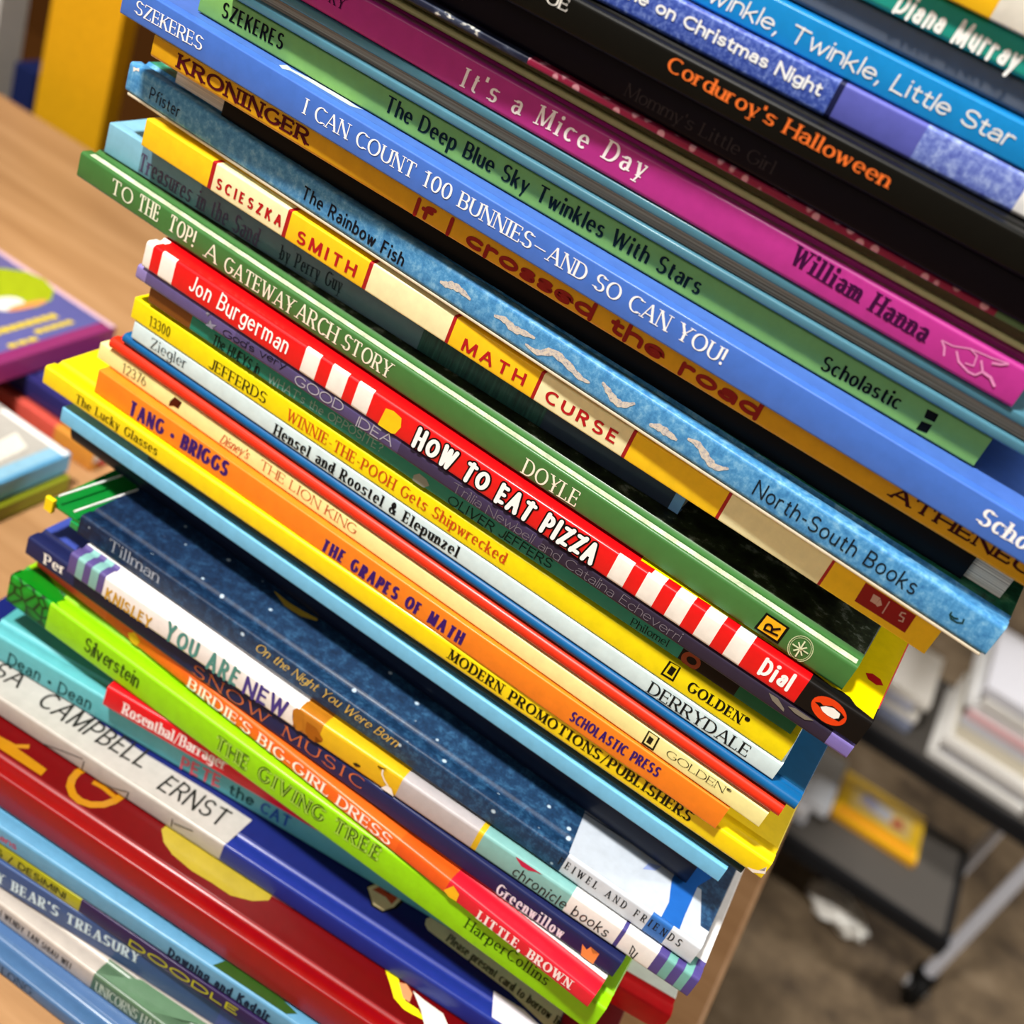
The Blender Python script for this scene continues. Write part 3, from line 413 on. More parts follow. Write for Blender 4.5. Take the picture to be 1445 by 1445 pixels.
# ------------------------------------------------------------------ lettering: pen strokes
GL={
'A':(7.4,'n0,0 3.7,10;k3.7,10 7.4,0;n1.2,3.3 6.2,3.3'),'B':(5.4,'0,0 0,10;0,10 2.8,10 @2.8,7.6,2.2,2.4,90,-90 0,5.2;0,5.2 2.9,5.2 @2.9,2.6,2.5,2.6,90,-90 0,0'),
'C':(6.6,'@4,5,4,5,50,310'),'D':(6.6,'0,0 0,10;0,10 2.5,10 @2.5,5,4.1,5,90,-90 0,0'),'E':(5,'0,0 0,10;0,10 4.8,10;0,5.2 4.1,5.2;0,0 5,0'),
'F':(4.8,'0,0 0,10;0,10 4.8,10;0,5 4,5'),'G':(7.4,'@4,5,4,5,50,325 7.3,4.4;5,4.5 7.4,4.5'),'H':(6.4,'0,0 0,10;6.4,0 6.4,10;0,5.1 6.4,5.1'),
'I':(.3,'0.15,0 0.15,10'),'J':(3.4,'3.4,10 3.4,2.6 @1.5,2.6,1.9,2.6,0,-150'),'K':(6,'0,0 0,10;n5.6,10 0,4.2;k1.8,5.8 6,0'),'L':(4.8,'0,0 0,10;0,0 4.8,0'),
'M':(8.4,'n0,0 .4,10;k.4,10 4.2,.6;n4.2,.6 8,10;k8,10 8.4,0'),'N':(6.6,'n0,0 0,10;k0,10 6.6,0;n6.6,0 6.6,10'),'O':(8.2,'@4.1,5,4.1,5,90,450'),
'P':(5.4,'0,0 0,10;0,10 2.7,10 @2.7,7.2,2.7,2.8,90,-90 0,4.4'),'Q':(8.2,'@4.1,5,4.1,5,90,450;k4.6,2.6 8,-1'),
'R':(6,'0,0 0,10;0,10 2.7,10 @2.7,7.4,2.6,2.6,90,-90 0,4.8;k2.6,4.8 6,0'),'S':(5.6,'@2.8,7.5,2.5,2.5,30,270 @2.8,2.5,2.8,2.5,90,-155'),
'T':(6.8,'3.4,0 3.4,10;0,10 6.8,10'),'U':(6.4,'0,10 0,3.4 @3.2,3.4,3.2,3.4,180,360 6.4,10'),'V':(7.2,'k0,10 3.6,0;n3.6,0 7.2,10'),
'W':(10.4,'k0,10 2.7,0;n2.7,0 5.2,9.4;k5.2,9.4 7.7,0;n7.7,0 10.4,10'),'X':(6.6,'k0,10 6.6,0;n6.6,10 0,0'),'Y':(6.8,'k0,10 3.4,4.8;n6.8,10 3.4,4.8;3.4,5 3.4,0'),'Z':(6,'0,10 6,10;k6,10 0,0;0,0 6,0'),
'a':(4.4,'4.2,0 4.2,4.6 @2.3,4.6,1.9,2.2,0,150;4.2,3.9 2,3.9 @2,1.95,2,1.95,90,270 2.6,0 4.2,1.4'),'b':(4.8,'0,0 0,10;@2.4,3.4,2.4,3.4,180,540'),
'c':(4.4,'@2.5,3.4,2.5,3.4,48,312'),'d':(4.8,'4.8,0 4.8,10;@2.4,3.4,2.4,3.4,0,360'),'e':(4.8,'0,3.6 4.7,3.6 @2.4,3.4,2.4,3.4,4,312'),
'f':(3,'1.2,0 1.2,8 @3,8,1.8,2,180,70;0,6.6 3,6.6'),'g':(4.8,'@2.4,3.6,2.4,3.2,0,360;4.8,6.8 4.8,-.8 @2.6,-.8,2.2,2.2,0,-150'),
'h':(4.4,'0,0 0,10;0,4.4 @2.2,4.4,2.2,2.4,180,0 4.4,0'),'i':(.3,'0.15,0 0.15,6.8;.0.15,9.3'),'j':(1.4,'1.4,6.8 1.4,-1 @0,-1,1.4,2,0,-120;.1.4,9.3'),
'k':(4.4,'0,0 0,10;n4,6.8 0,2.8;k1.4,4.1 4.4,0'),'l':(.3,'0.15,0 0.15,10'),'m':(7.4,'0,0 0,6.8;0,4.4 @1.85,4.4,1.85,2.4,180,0 3.7,0;3.7,4.4 @5.55,4.4,1.85,2.4,180,0 7.4,0'),
'n':(4.2,'0,0 0,6.8;0,4.4 @2.1,4.4,2.1,2.4,180,0 4.2,0'),'o':(5,'@2.5,3.4,2.5,3.4,90,450'),'p':(4.8,'0,-3 0,6.8;@2.4,3.4,2.4,3.4,180,540'),'q':(4.8,'4.8,-3 4.8,6.8;@2.4,3.4,2.4,3.4,0,360'),
'r':(3,'0,0 0,6.8;0,4.2 @1.9,4.2,1.9,2.6,180,55'),'s':(3.9,'@2,5.1,1.8,1.7,30,270 @2,1.7,1.95,1.7,90,-155'),'t':(3,'1.2,9 1.2,1.7 @2.7,1.7,1.5,1.7,180,300;0,6.8 3,6.8'),
'u':(4.2,'0,6.8 0,2.2 @2.1,2.2,2.1,2.2,180,360 4.2,2.2;4.2,6.8 4.2,0'),'v':(4.8,'k0,6.8 2.4,0;n2.4,0 4.8,6.8'),'w':(7.2,'k0,6.8 1.9,0;n1.9,0 3.6,6.4;k3.6,6.4 5.3,0;n5.3,0 7.2,6.8'),
'x':(4.6,'k0,6.8 4.6,0;n4.6,6.8 0,0'),'y':(4.8,'k0,6.8 2.5,0;n4.8,6.8 1.2,-3'),'z':(4.2,'0,6.8 4.2,6.8;k4.2,6.8 0,0;0,0 4.2,0'),
'0':(5.6,'@2.8,5,2.8,5,90,450'),'1':(2.4,'1.6,0 1.6,10;n1.6,10 .2,8.4'),'2':(5.4,'@2.7,7.2,2.7,2.8,160,-30 0,0 5.4,0'),'3':(5.2,'@2.4,7.5,2.3,2.5,150,-90 @2.4,2.5,2.7,2.5,90,-150'),
'6':(5.4,'@2.7,3.1,2.7,3.1,90,450;0,3.1 @4.6,3.1,4.6,6.9,180,105'),'7':(5.2,'0,10 5.2,10 1.8,0'),
"'":(.4,'0.2,10 0.2,7.4'),',':(.8,'.0.5,.5;0.6,.6 0,-1.8'),'!':(.6,'0.3,10 0.3,3;.0.3,.6'),'-':(3,'0,3.9 3,3.9'),'—':(8,'0,4 8,4'),'/':(3.6,'n0,-.8 3.6,10.4'),
'?':(4.4,'@2.2,7.6,2.2,2.4,160,-60 2.2,4.8 2.2,3;.2.2,.6'),'&':(7,'k6.8,0 1.4,6.8 @2.8,8,1.5,2,215,-30 2,5.2;@2.5,2.6,2.5,2.6,110,330 6.4,4.6'),'•':(2,'o1,4.4'),'|':(.3,'0.15,-1 0.15,10'),
'®':(3,'@1.5,8.3,1.5,1.7,90,450;1,7.4 1,9.2;1,9.2 1.8,9.2 1.8,8.4 1,8.4;1.3,8.4 2,7.4'),' ':(2.6,'')}
def parse(s):
    out=[]
    for st in s.split(';'):
        if not st: continue
        fl=''
        if st[0] in 'nk.o': fl,st=st[0],st[1:]
        P=[]; cur=False
        for tk in st.split():
            if tk[0]=='@':
                a=[float(x) for x in tk[1:].split(',')]; n=max(6,int(abs(a[5]-a[4])/14)); cur=True
                P+=[(a[0]+a[2]*math.cos(math.radians(a[4]+(a[5]-a[4])*i/n)),a[1]+a[3]*math.sin(math.radians(a[4]+(a[5]-a[4])*i/n))) for i in range(n+1)]
            else: P.append(tuple(float(x) for x in tk.split(',')))
        if fl not in '.o' or fl=='': P=[p for i,p in enumerate(P) if i==0 or abs(p[0]-P[i-1][0])+abs(p[1]-P[i-1][1])>1e-4]
        flat=any(abs(P[i][1]-P[i+1][1])<.01 for i in range(len(P)-1))
        out.append((fl,P,cur or flat))
    return out
GP={k:(w,parse(s)) for k,(w,s) in GL.items()}
# style: thick, thin, serif reach, serif height, round ends, slant, jitter, tracking
ST={'serif':(1.5,.55,1.0,.45,0,0,0,1.1),'serifb':(2.0,.75,1.0,.6,0,0,0,1.1),'seriflight':(1.05,.45,.9,.4,0,0,0,1.2),'serifl':(1.1,.5,.8,.4,0,0,0,1.0),'serifn':(1.1,.55,.8,.45,0,0,0,.9),'serifsp':(1.3,.6,.9,.45,0,0,0,3.6),
'smcap':(1.25,.6,.95,.45,0,0,0,1.0),'slab':(2.7,1.6,1.1,1.3,0,0,0,1.2),'sans':(1.1,1.0,0,0,0,0,0,1.0),'sansb':(1.7,1.0,0,0,0,0,0,1.0),'boldsans':(2.1,1.7,0,0,1,0,0,.8),'futura':(1.0,.95,0,0,0,0,0,1.2),'futurab':(1.5,1.35,0,0,0,0,0,1.1),
'blocksp':(2.3,1.7,0,0,0,0,0,3.4),'flare':(1.8,.95,0,0,0,0,0,.8),'round':(2.9,2.6,0,0,1,0,0,1.3),'hand':(1.9,1.7,0,0,1,.06,.25,1.0),'handthin':(1.15,1.05,0,0,1,.05,.3,1.1),'handhair':(.6,.55,0,0,1,.05,.3,1.1),
'handcap':(1.7,1.5,0,0,1,0,.2,1.2),'handsp':(.95,.9,0,0,1,.1,.3,3.2),'comic':(2.4,1.5,0,0,0,.05,.2,.9),'script':(1.0,.55,0,0,1,.35,0,.7),'whim':(1.7,.8,.8,.6,0,.1,.3,2.6),'bubble':(2.2,2.0,0,0,1,.08,.2,1.0),'inline':(1.6,1.1,.8,.8,0,0,.2,1.2),'expanded':(2.0,1.7,0,0,0,0,0,2.2)}
def strip(bm,P,hw,place,mi=0,close=False):
    n=len(P); A=[];Bv=[]
    for i in range(n):
        j0,j1=(i-1)%n if close else max(i-1,0),(i+1)%n if close else min(i+1,n-1)
        d0=Vector((P[i][0]-P[j0][0],P[i][1]-P[j0][1])); d1=Vector((P[j1][0]-P[i][0],P[j1][1]-P[i][1]))
        if d0.length<1e-9: d0=d1
        if d1.length<1e-9: d1=d0
        t=(d0.normalized()+d1.normalized())
        t=t.normalized() if t.length>1e-6 else d1.normalized()
        k=1/max(.5,t.dot(d1.normalized())); nx,ny=-t.y*hw[i]*k,t.x*hw[i]*k
        A.append(bm.verts.new(place(P[i][0]+nx,P[i][1]+ny))); Bv.append(bm.verts.new(place(P[i][0]-nx,P[i][1]-ny)))
    for i in range(n if close else n-1):
        f=bm.faces.new((A[i],Bv[i],Bv[(i+1)%n],A[(i+1)%n])); f.material_index=mi
def disc(bm,x,y,r,place,mi=0,n=12):
    f=bm.faces.new([bm.verts.new(place(x+r*math.cos(2*math.pi*i/n),y+r*math.sin(2*math.pi*i/n))) for i in range(n)]); f.material_index=mi
def quad(bm,x0,y0,x1,y1,place,mi=0):
    f=bm.faces.new([bm.verts.new(place(x,y)) for x,y in ((x0,y0),(x1,y0),(x1,y1),(x0,y1))]); f.material_index=mi
def draw_text(bm,s,style,p0,p1,h,to3d,grow=0,mi=0,out=Vector((0,-1,0))):
    wv,wh,sr,sh,rnd,sl,jit,tr=ST[style]; k10=h/10
    e=Vector((p1[0]-p0[0],p1[1]-p0[1])); Ltot=e.length/k10; e.normalize(); nrm=Vector((-e.y,e.x))
    cw=lambda c:GP[c][0]+((1.3 if c in 'I1' else .7) if sr and c in 'Iil1' else 0)
    ws=sum(cw(c) for c in s); n=len(s); lay=[0]
    k=(Ltot-n*wv-(n-1)*tr)/ws
    if k<.5: tr*=.4; k=(Ltot-n*wv-(n-1)*tr)/ws
    if k<.5: wv*=.75; wh*=.8; k=(Ltot-n*wv-(n-1)*tr)/ws
    k=max(k,.3); sr=min(sr,.55+.5*k) if sr else 0; x=0; rng=random.Random(s)
    for ch in s:
        strokes=GP[ch][1]; w=cw(ch); pad=(w-GP[ch][0])*k/2; ang=rng.uniform(-1,1)*jit*.25; dy=rng.uniform(-1,1)*jit*1.2
        x0=x+wv/2; cxm=w*k/2
        def place(px,py):
            px-=cxm; qx=px*math.cos(ang)-py*math.sin(ang)+cxm; qy=px*math.sin(ang)+py*math.cos(ang)+dy
            q=Vector(p0)+e*((x0+pad+qx+qy*sl)*k10)+nrm*(qy*k10); v3=to3d(q.x,q.y); v3+=out*(lay[0]%23)*2.2e-6; return v3
        S=[(fl,[(px*k,(wh/2+py*(10-wh)/10) if cv else py) for px,py in P]) for fl,P,cv in strokes]
        allp=[(i,p) for i,(fl,P) in enumerate(S) for p in P]
        for i,(fl,P) in enumerate(S):
            lay[0]+=1
            if fl=='.': disc(bm,P[0][0],P[0][1],max(wv*.62,.75)+grow/2,place,mi); continue
            if fl=='o': disc(bm,P[0][0],P[0][1],1.5,place,mi); continue
            hw=[]
            for a in range(len(P)):
                p,q=P[max(a-1,0)],P[min(a+1,len(P)-1)]; d=math.hypot(q[0]-p[0],q[1]-p[1])+1e-9
                ty=abs(q[1]-p[1])/d; wdt=wh+(wv-wh)*ty**1.4
                if fl=='n' and wv>1.4*wh: wdt=wh*1.15
                if fl=='k': wdt=wv
                hw.append(wdt/2+grow/2)
            strip(bm,P,hw,place,mi)
            if rnd:
                lay[0]+=1; disc(bm,*P[0],hw[0],place,mi,10); lay[0]+=1; disc(bm,*P[-1],hw[-1],place,mi,10)
                for a in range(1,len(P)-1):
                    lay[0]+=1
                    if len(P)<5: disc(bm,*P[a],hw[a],place,mi,10)
            if sr:
                for a,b2 in ((0,1),(-1,-2)):
                    ex,ey=P[a]; d=Vector((P[b2][0]-ex,P[b2][1]-ey)); d.normalize()
                    near=[q for j,q in allp if j!=i and abs(q[1]-ey)<1.0 and abs(q[0]-ex)<6]
                    touch=[q for j,q in allp if j!=i and math.hypot(q[0]-ex,q[1]-ey)<.8]
                    if abs(d.y)>.6:
                        s0=ey if d.y>0 else ey-sh
                        lft,rgt=True,True
                        if touch:
                            if abs(d.x)>.12: continue
                            rgt=not any(q[0]>ex+.6 for q in near); lft=not any(q[0]<ex-.6 for q in near)
                            if not(lft or rgt): continue
                        if ch.islower() and d.y<0: rgt=False
                        if ch.islower() and ey<-1 : lft=rgt=True
                        if ch in "',!/|&-—?t" : continue
                        lay[0]+=1; quad(bm,ex-(wv/2+sr if lft else 0),s0,ex+(wv/2+sr if rgt else 0),s0+sh,place,mi)
                    elif abs(d.x)>.8 and not touch and ch in 'EFLTZz':
                        yy=(ey-1.9,ey) if ey>8 else ((ey,ey+2.1) if ey<2 else (ey-1,ey+1))
                        lay[0]+=1; quad(bm,ex-wh*.55,yy[0],ex+wh*.55,yy[1],place,mi)
        x+=w*k+wv+tr
# ------------------------------------------------------------------ books
def split(L,zones,first):
    if not zones: return [0,L],[first]
    br=[0];cs=[first]
    for u,c in zones:
        if u<=br[-1]+.0003: cs[-1]=c; continue
        if u>=L-.0005: break
        br.append(u); cs.append(c)
    return br+[L],cs
def build_book(pose,kind,spine,cover,back,D,label,group,zones=None,name='picture_book',coat=.25,pages='@pages',rough=.38):
    x0,y0,yaw,L,t,z=pose
    root=thing(name,label,'book',(x0,y0,z),math.radians(yaw),group); P={}
    hard=kind in('hard','round'); 
    br,cs=split(L,zones[1] if zones else None,zones[0] if zones else spine)
    def pr(o2): return [(w,v) for w,v in o2]
    bt=min(.0022,t*.28) if hard else .0005
    if kind=='hard':
        r=min(.0012,t*.25)
        top=[(.0085,t-.0001),(.0075,t-.0010),(.0062,t-.0010),(.0048,t-.0001),(r,t)]
        outer=top+arc((r,t-r),r,90,180,4)[1:]+arc((r,r),r,180,270,4)+[(.0048,.0001),(.0062,.001),(.0075,.001),(.0085,.0001)]
        inn=[(.0085,.0016),(.0016,.0018),(.0016,t-.0018),(.0085,t-.0016)]; hw=.0083
    elif kind=='round':
        r=min(t/2,.0035); outer=[(.007,t-.0001),(.0062,t-.0007),(.0054,t-.0007),(.0042,t)]+[(r+r*math.cos(math.radians(a)),t/2+t/2*math.sin(math.radians(a))) for a in range(90,271,18)]+[(.0042,0),(.0054,.0007),(.0062,.0007),(.007,.0001)]
        inn=[(.007,bt),(r,bt),(r*.55,t/2),(r,t-bt),(.007,t-bt)]; hw=.0068
    else:
        r=min(.0006,t*.3) if kind=='paper' else t/2
        outer=[(.0045,t)]+arc((r,t-r),r,90,180,4)+arc((r,r),r,180,270,4)+[(.0045,0)]
        inn=[(.0045,.0005),(.0009+r*.4,.0005),(.0009+r*.4,t-.0005),(.0045,t-.0005)]; hw=.0043
    if kind!='reversed':
        bm=bmesh.new(); extrude_profile(outer+inn,br,bm); P['spine']=obj('spine',bm,[mat(c,rough,coat) for c in cs],root,True)
    a,b_=(hw,D) if kind!='reversed' else (0,D)
    if kind=='reversed': bt=.0027
    bm=box(bmesh.new(),(0,a,t-bt),(L,b_,t),min(.0005,bt*.3)); P['front_cover']=obj('front_cover',bm,mat(cover,rough,coat),root,True)
    bm=box(bmesh.new(),(0,a,0),(L,b_,bt),min(.0005,bt*.3)); P['back_cover']=obj('back_cover',bm,mat(back,rough,coat),root,True)
    ins=.003 if hard or kind=='reversed' else .0004
    w0=(.0036 if kind=='round' else .0022) if kind!='reversed' else .003
    w1=D-(.004 if hard else .0005) if kind!='reversed' else D-.004
    bm=box(bmesh.new(),(ins,w0,bt+.0001),(L-ins,w1,t-bt-.0001)); P['page_block']=obj('page_block',bm,mat(pages),root)
    if kind=='reversed':
        bm=box(bmesh.new(),(0,D-.0035,bt),(L,D,t-bt),.0004); P['spine']=obj('spine',bm,mat(spine),root)
    return root,P
SP={
'cream_top':('paper','E8B414','D8D4C8','D8D4C8',.20,'yellow and white book at the very top of the stack'),
'diana':('hard','1F9A88','12584C','12584C',.21,'teal book with chunky white lettering in the top right corner'),
'charcoal':('hard','5A5E66','2A2D33','2A2D33',.21,'plain charcoal book without lettering under the teal book'),
'twinkle':('paper','0E86CC','0A6CB0','0A6CB0',.21,'bright blue book with thin white hand lettering under the charcoal book'),
'christmas':('hard','@frost','3A4AA0','3A4AA0',.21,'frosty violet blue book with bold white lettering above the black book'),
'corduroy':('hard','0E0D09','0A0A0A','0A0A0A',.21,'black book with orange spaced lettering'),
'mommy':('hard','100A16','0A080C','0A080C',.20,'dark plum book with dim grey lettering under the black book'),
'dotted':('paper','@doodle','2A1A30','2A1A30',.19,'very thin booklet with navy doodles and crimson dotted edge'),
'khaki':('thin','6E6A48','5A5638','5A5638',.19,'thin khaki booklet lying on the cream booklet'),
'cream':('thin','EEE9A8','E6E0A0','E6E0A0',.20,'thin cream booklet lying on the magenta book'),
'magenta':('hard','B4308A','C03C94','C03C94',.21,'magenta book with whimsical white lettering'),
'reversed':('reversed','3A6674','46788A','4A7C8E',.21,'grey teal hardcover turned with its page edges outward'),
'deepblue':('paper','7FB35E','78AA58','78AA58',.20,'soft green book with dark lettering above the cornflower blue book'),
'icancount':('paper','4470C8','4468B4','4468B4',.21,'cornflower blue book with white serif capitals'),
'kroninger':('hard','D8A012','C89010','14120E',.21,'mustard book with dark red slab lettering under the blue book'),
'black':('paper','07080B','06060A','06060A',.20,'black book with ragged pages sticking out under the mustard book'),
'rainbow':('hard','@sea','@seagreen','C8BFA8',.24,'mottled sea blue book with silver ribbons along its spine'),
'bluebit':('thin','3E6EA8','3A62A0','3A62A0',.19,'very thin blue booklet squeezed under the sea blue book'),
'math':('paper','F5C71C','F0C018','3A1010',.24,'yellow and cream book with spaced red block lettering'),
'treasures':('paper','5F8396','7FB4CC','2A3448',.19,'slate blue book fading to dark trees, under the yellow and cream book'),
'gateway':('hard','3F7238','@forest','2E5A2A',.25,'green book with ivory capitals above the red striped book'),
'pizza':('hard','E20A12','D80A12','14110F',.22,'red book with white stripes and white bubble lettering'),
'gods':('hard','5C5082','4A4070','4A4070',.22,'purple book with handwritten lettering under the red striped book'),
'hueys':('hard','0A7864','0A6A58','0A6A58',.21,'dark teal book with small hand lettering above the yellow book with orange title'),
'jefferds':('paper','F5E00A','E8D008','E8D008',.20,'lemon yellow book with an orange red serif title'),
'hensel':('paper','D2E8EC','D8ECEE','C8DCE0',.20,'pale ice blue book with bold black title'),
'bluethin':('round','0A5A92','084E78','0A5080',.20,'thin deep blue hardcover under the pale ice blue book'),
'redthin':('round','D82E12','D8C8BC','D03418',.19,'thin red book between the deep blue and the pale cream one'),
'lion':('paper','F4EBA0','F0E698','E8DC90',.20,'pale cream book with a red title above the orange book'),
'grapes':('paper','F0821E','F08A24','E07818',.21,'orange book with purple comic lettering'),
'lucky':('hard','F6D80A','F6D80A','E8CC08',.22,'bright yellow book with black serif lettering under the orange book'),
'darkgreen':('round','16302E','12282A','12282A',.21,'dark green unlettered book under the bright yellow book'),
'lightblue':('paper','74BEE6','62AAD0','5AA0C8',.21,'plain sky blue book without lettering in the lower half'),
'navyblack':('round','10182C','1A2A50','0C1020',.20,'dark navy unlettered book resting on the starry jacket'),
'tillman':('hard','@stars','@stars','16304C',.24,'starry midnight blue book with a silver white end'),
'knisley':('hard','EFECEA','F0EEEC','E8E4E0',.22,'white book with striped ends and teal and purple capitals'),
'perkins':('hard','1E2450','3A4A9C','1E2450',.21,'navy book with pale serif lettering under the white striped one'),
'birdie':('hard','F0661C','ECEAE6','E0483C',.20,'orange and red book with white cover under the navy book'),
'giving':('hard','8FD60A','86C00C','7AB80A',.21,'lime green book with leafy left end'),
'rosenthal':('hard','D8101C','DCE6DE','C00E18',.20,'red book with white lettering directly under the lime green book'),
'dean':('hard','5FB4BC','4A9A9C','3A8088',.20,'turquoise book with black and coloured hand lettering'),
'ernst':('hard','1C2C7C','141F60','182674',.21,'royal blue book with white lettered panel and beige pocket card'),  # from here down, colours darkened to hold the shade at the stack's foot
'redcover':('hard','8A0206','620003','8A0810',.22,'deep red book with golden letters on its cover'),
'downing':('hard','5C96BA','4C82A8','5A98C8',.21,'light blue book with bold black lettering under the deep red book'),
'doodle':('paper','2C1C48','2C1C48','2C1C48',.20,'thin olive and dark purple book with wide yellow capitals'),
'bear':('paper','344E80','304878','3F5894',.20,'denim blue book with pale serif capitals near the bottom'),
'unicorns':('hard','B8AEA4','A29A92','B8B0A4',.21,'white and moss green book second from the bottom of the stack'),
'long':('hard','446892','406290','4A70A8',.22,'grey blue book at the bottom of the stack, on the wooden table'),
}
GROUP='picture books in the tall stack'
BK={}
def T_of(key): return POSE[key][4]-.00022
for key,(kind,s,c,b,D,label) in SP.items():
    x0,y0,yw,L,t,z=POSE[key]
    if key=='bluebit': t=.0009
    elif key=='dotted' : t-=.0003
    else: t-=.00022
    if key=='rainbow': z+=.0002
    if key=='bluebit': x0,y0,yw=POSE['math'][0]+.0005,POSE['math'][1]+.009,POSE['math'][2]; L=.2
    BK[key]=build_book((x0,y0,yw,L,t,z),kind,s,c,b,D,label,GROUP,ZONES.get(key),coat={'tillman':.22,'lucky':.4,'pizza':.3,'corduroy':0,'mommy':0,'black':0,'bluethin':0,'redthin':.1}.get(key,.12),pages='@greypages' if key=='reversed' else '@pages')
# slate blue book sags towards its left end
r_,p_=BK['treasures']; L=POSE['treasures'][3]
for o in p_.values():
    for v in o.data.vertices: v.co.z*=1-.10*(1-v.co.x/L)
# pale print of the green book's cover, with the light on its edge painted in
bm=bmesh.new(); zz=T_of('gateway')+.00005
vs_=[bm.verts.new(c) for c in((.003,.0010,zz),(POSE['gateway'][3]-.001,.0010,zz),(POSE['gateway'][3]-.001,.0037,zz),(.003,.0037,zz))]; bm.faces.new(vs_)
obj('cover_edge',bm,mat('CCD6B4',.3,0,.3),BK['gateway'][1]['front_cover'])
vs_=None; bm=bmesh.new(); zz=T_of('pizza')+.00004; ue=POSE['pizza'][3]*.73
bm.faces.new([bm.verts.new(c) for c in((.004,.0011,zz),(ue,.0011,zz),(ue,.0088,zz),(.004,.0088,zz))]); obj('cover_edge',bm,mat('D80A12',.3,.3),BK['pizza'][1]['front_cover'])
# green flap and white rods shaped as the shine on clear plastic folds at the left end of the starry jacket
r_,p_=BK['tillman']; t_=T_of('tillman')
obj('jacket_flap',box(bmesh.new(),(-.0165,.001,t_*.42),(.004,.10,t_*.42+.0012),.0003),mat('0E7A2C',.25,.5),r_)
for u_,w_ in((-.0125,.0015),(-.0028,-.0005)):
    bm=bmesh.new(); tube(bm,(u_,w_,t_+.0002),(u_+.004,w_+.030,t_+.0002),.00045,8); obj('fold_shine',bm,mat('F4F6F4',.15,.6),r_)
obj('jacket_flap',box(bmesh.new(),(-.0045,.0004,.0008),(-.0004,.03,t_*.40),.0003),mat('159048',.25,.5),r_)
obj('tab',box(bmesh.new(),(-.0165,-.001,t_*.2),(-.0125,.001,t_*.85),.0003),mat('F4D410',.4),r_)
# black book: pages longer than its worn cover
r_,p_=BK['black']; L=POSE['black'][3]; t=T_of('black')
me=p_['page_block'].data
for v in me.vertices: v.co.x=(BLACK_PAGES[0] if v.co.x<.1 else BLACK_PAGES[2])
for nm in('spine','front_cover','back_cover'):
    for v in p_[nm].data.vertices:
        if v.co.x>.1: v.co.x+=BLACK_PAGES[1]-L
# raw board showing under the sea blue spine
bm=box(bmesh.new(),(.001,.0003,-.0011),(POSE['rainbow'][3]-.001,.24,-.0001),.0003); obj('back_board',bm,mat('D8CDB4',.8),BK['rainbow'][0])
# lettering
for key,part,s,style,col,face,u0,v0,u1,v1,h in TEXT:
    root,P=BK[key]; t=T_of(key)
    if key=='diana': h*=1.45
    bm=bmesh.new()
    if s=='R': f1=lambda u,v:Vector((u,-.0003,v)); par=P['spine']
    elif face==0:
        lo=min(v0,v1); hi=max(v0,v1)+h; d=0
        if lo<.0007: d=.0007-lo
        if hi+d>t-.0007: h=max(h*.6,h-(hi+d-t+.0007))
        v0+=d; v1+=d
        f1=lambda u,v:Vector((u,-.00012,v)); f2=lambda u,v:Vector((u,-.00022,v)); par=P['spine']
    else: f1=lambda u,w:Vector((u,w,t+.00022)); f2=f1; par=P['front_cover']; 
    if style=='bubble':
        draw_text(bm,s,style,(u0,v0),(u1,v1),h,f1,1.7,0); draw_text(bm,s,style,(u0,v0),(u1,v1),h,f2,0,1); mm=[mat('0C0A0A'),mat(col)]
    elif style=='inline':
        draw_text(bm,s,style,(u0,v0),(u1,v1),h,f1,.5,0); draw_text(bm,s,style,(u0,v0),(u1,v1),h,f2,-.75,1); mm=[mat(col),mat('A8DC50')]
    else: draw_text(bm,s,style,(u0,v0),(u1,v1),h,f1,0,0,Vector((0,-1,0)) if face==0 else Vector((0,0,1))); mm=[mat(col,.45)]
    o=obj(part,bm,mm,par)
# printed marks on spines and pictures on covers
def fill(bm,pts,f,mi):
    vs=[bm.verts.new(f(*p)) for p in pts]; fc=bm.faces.new(vs); fc.material_index=mi
    bmesh.ops.triangulate(bm,faces=[fc])
marks={}
for key,part,c,pts in SPINE_POLY: marks.setdefault((key,part),[]).append((c,pts,None))
for key,part,c,w,pts in SPINE_LINE: marks.setdefault((key,part),[]).append((c,pts,w))
for (key,part),lst in marks.items():
    bm=bmesh.new(); mm=[]; t=T_of(key)
    if part in('spine_picture','worn_corner'):
        for i,(c,pts,w) in enumerate(lst):
            b1=bmesh.new(); f=lambda u,v,y=-.00008-.00004*i:Vector((u,y,min(max(v,.0004),t-.0003)))
            if w: strip(b1,pts,[w/2]*len(pts),f,0)
            else: fill(b1,pts,f,0)
            obj(part,b1,mat(c),BK[key][1]['spine'])
        bm.free(); continue
    for i,(c,pts,w) in enumerate(lst):
        y=-.00008-.00004*i; f=lambda u,v,y=y:Vector((u,y,min(max(v,.0004),t-.0003)))
        mm.append(mat(c))
        if w: strip(bm,pts,[w/2]*len(pts),f,i)
        else: fill(bm,pts,f,i)
    obj(part,bm,mm,BK[key][1]['spine'])
marks={}
for key,part,c,pts in COVER_POLY: marks.setdefault((key,part),[]).append((c,pts))
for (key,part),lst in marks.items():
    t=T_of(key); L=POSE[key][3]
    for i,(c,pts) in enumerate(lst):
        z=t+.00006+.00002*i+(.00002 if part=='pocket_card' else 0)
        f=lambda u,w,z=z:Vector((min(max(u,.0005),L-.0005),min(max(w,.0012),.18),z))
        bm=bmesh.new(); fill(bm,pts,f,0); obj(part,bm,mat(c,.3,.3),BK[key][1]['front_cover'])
for key,part,c,w,pts in COVER_LINE:
    bm=bmesh.new(); strip(bm,pts,[w/2]*len(pts),lambda u,v:Vector((u,v,T_of(key)+.00012))); obj(part,bm,mat(c,.3,.3),BK[key][1]['front_cover'])
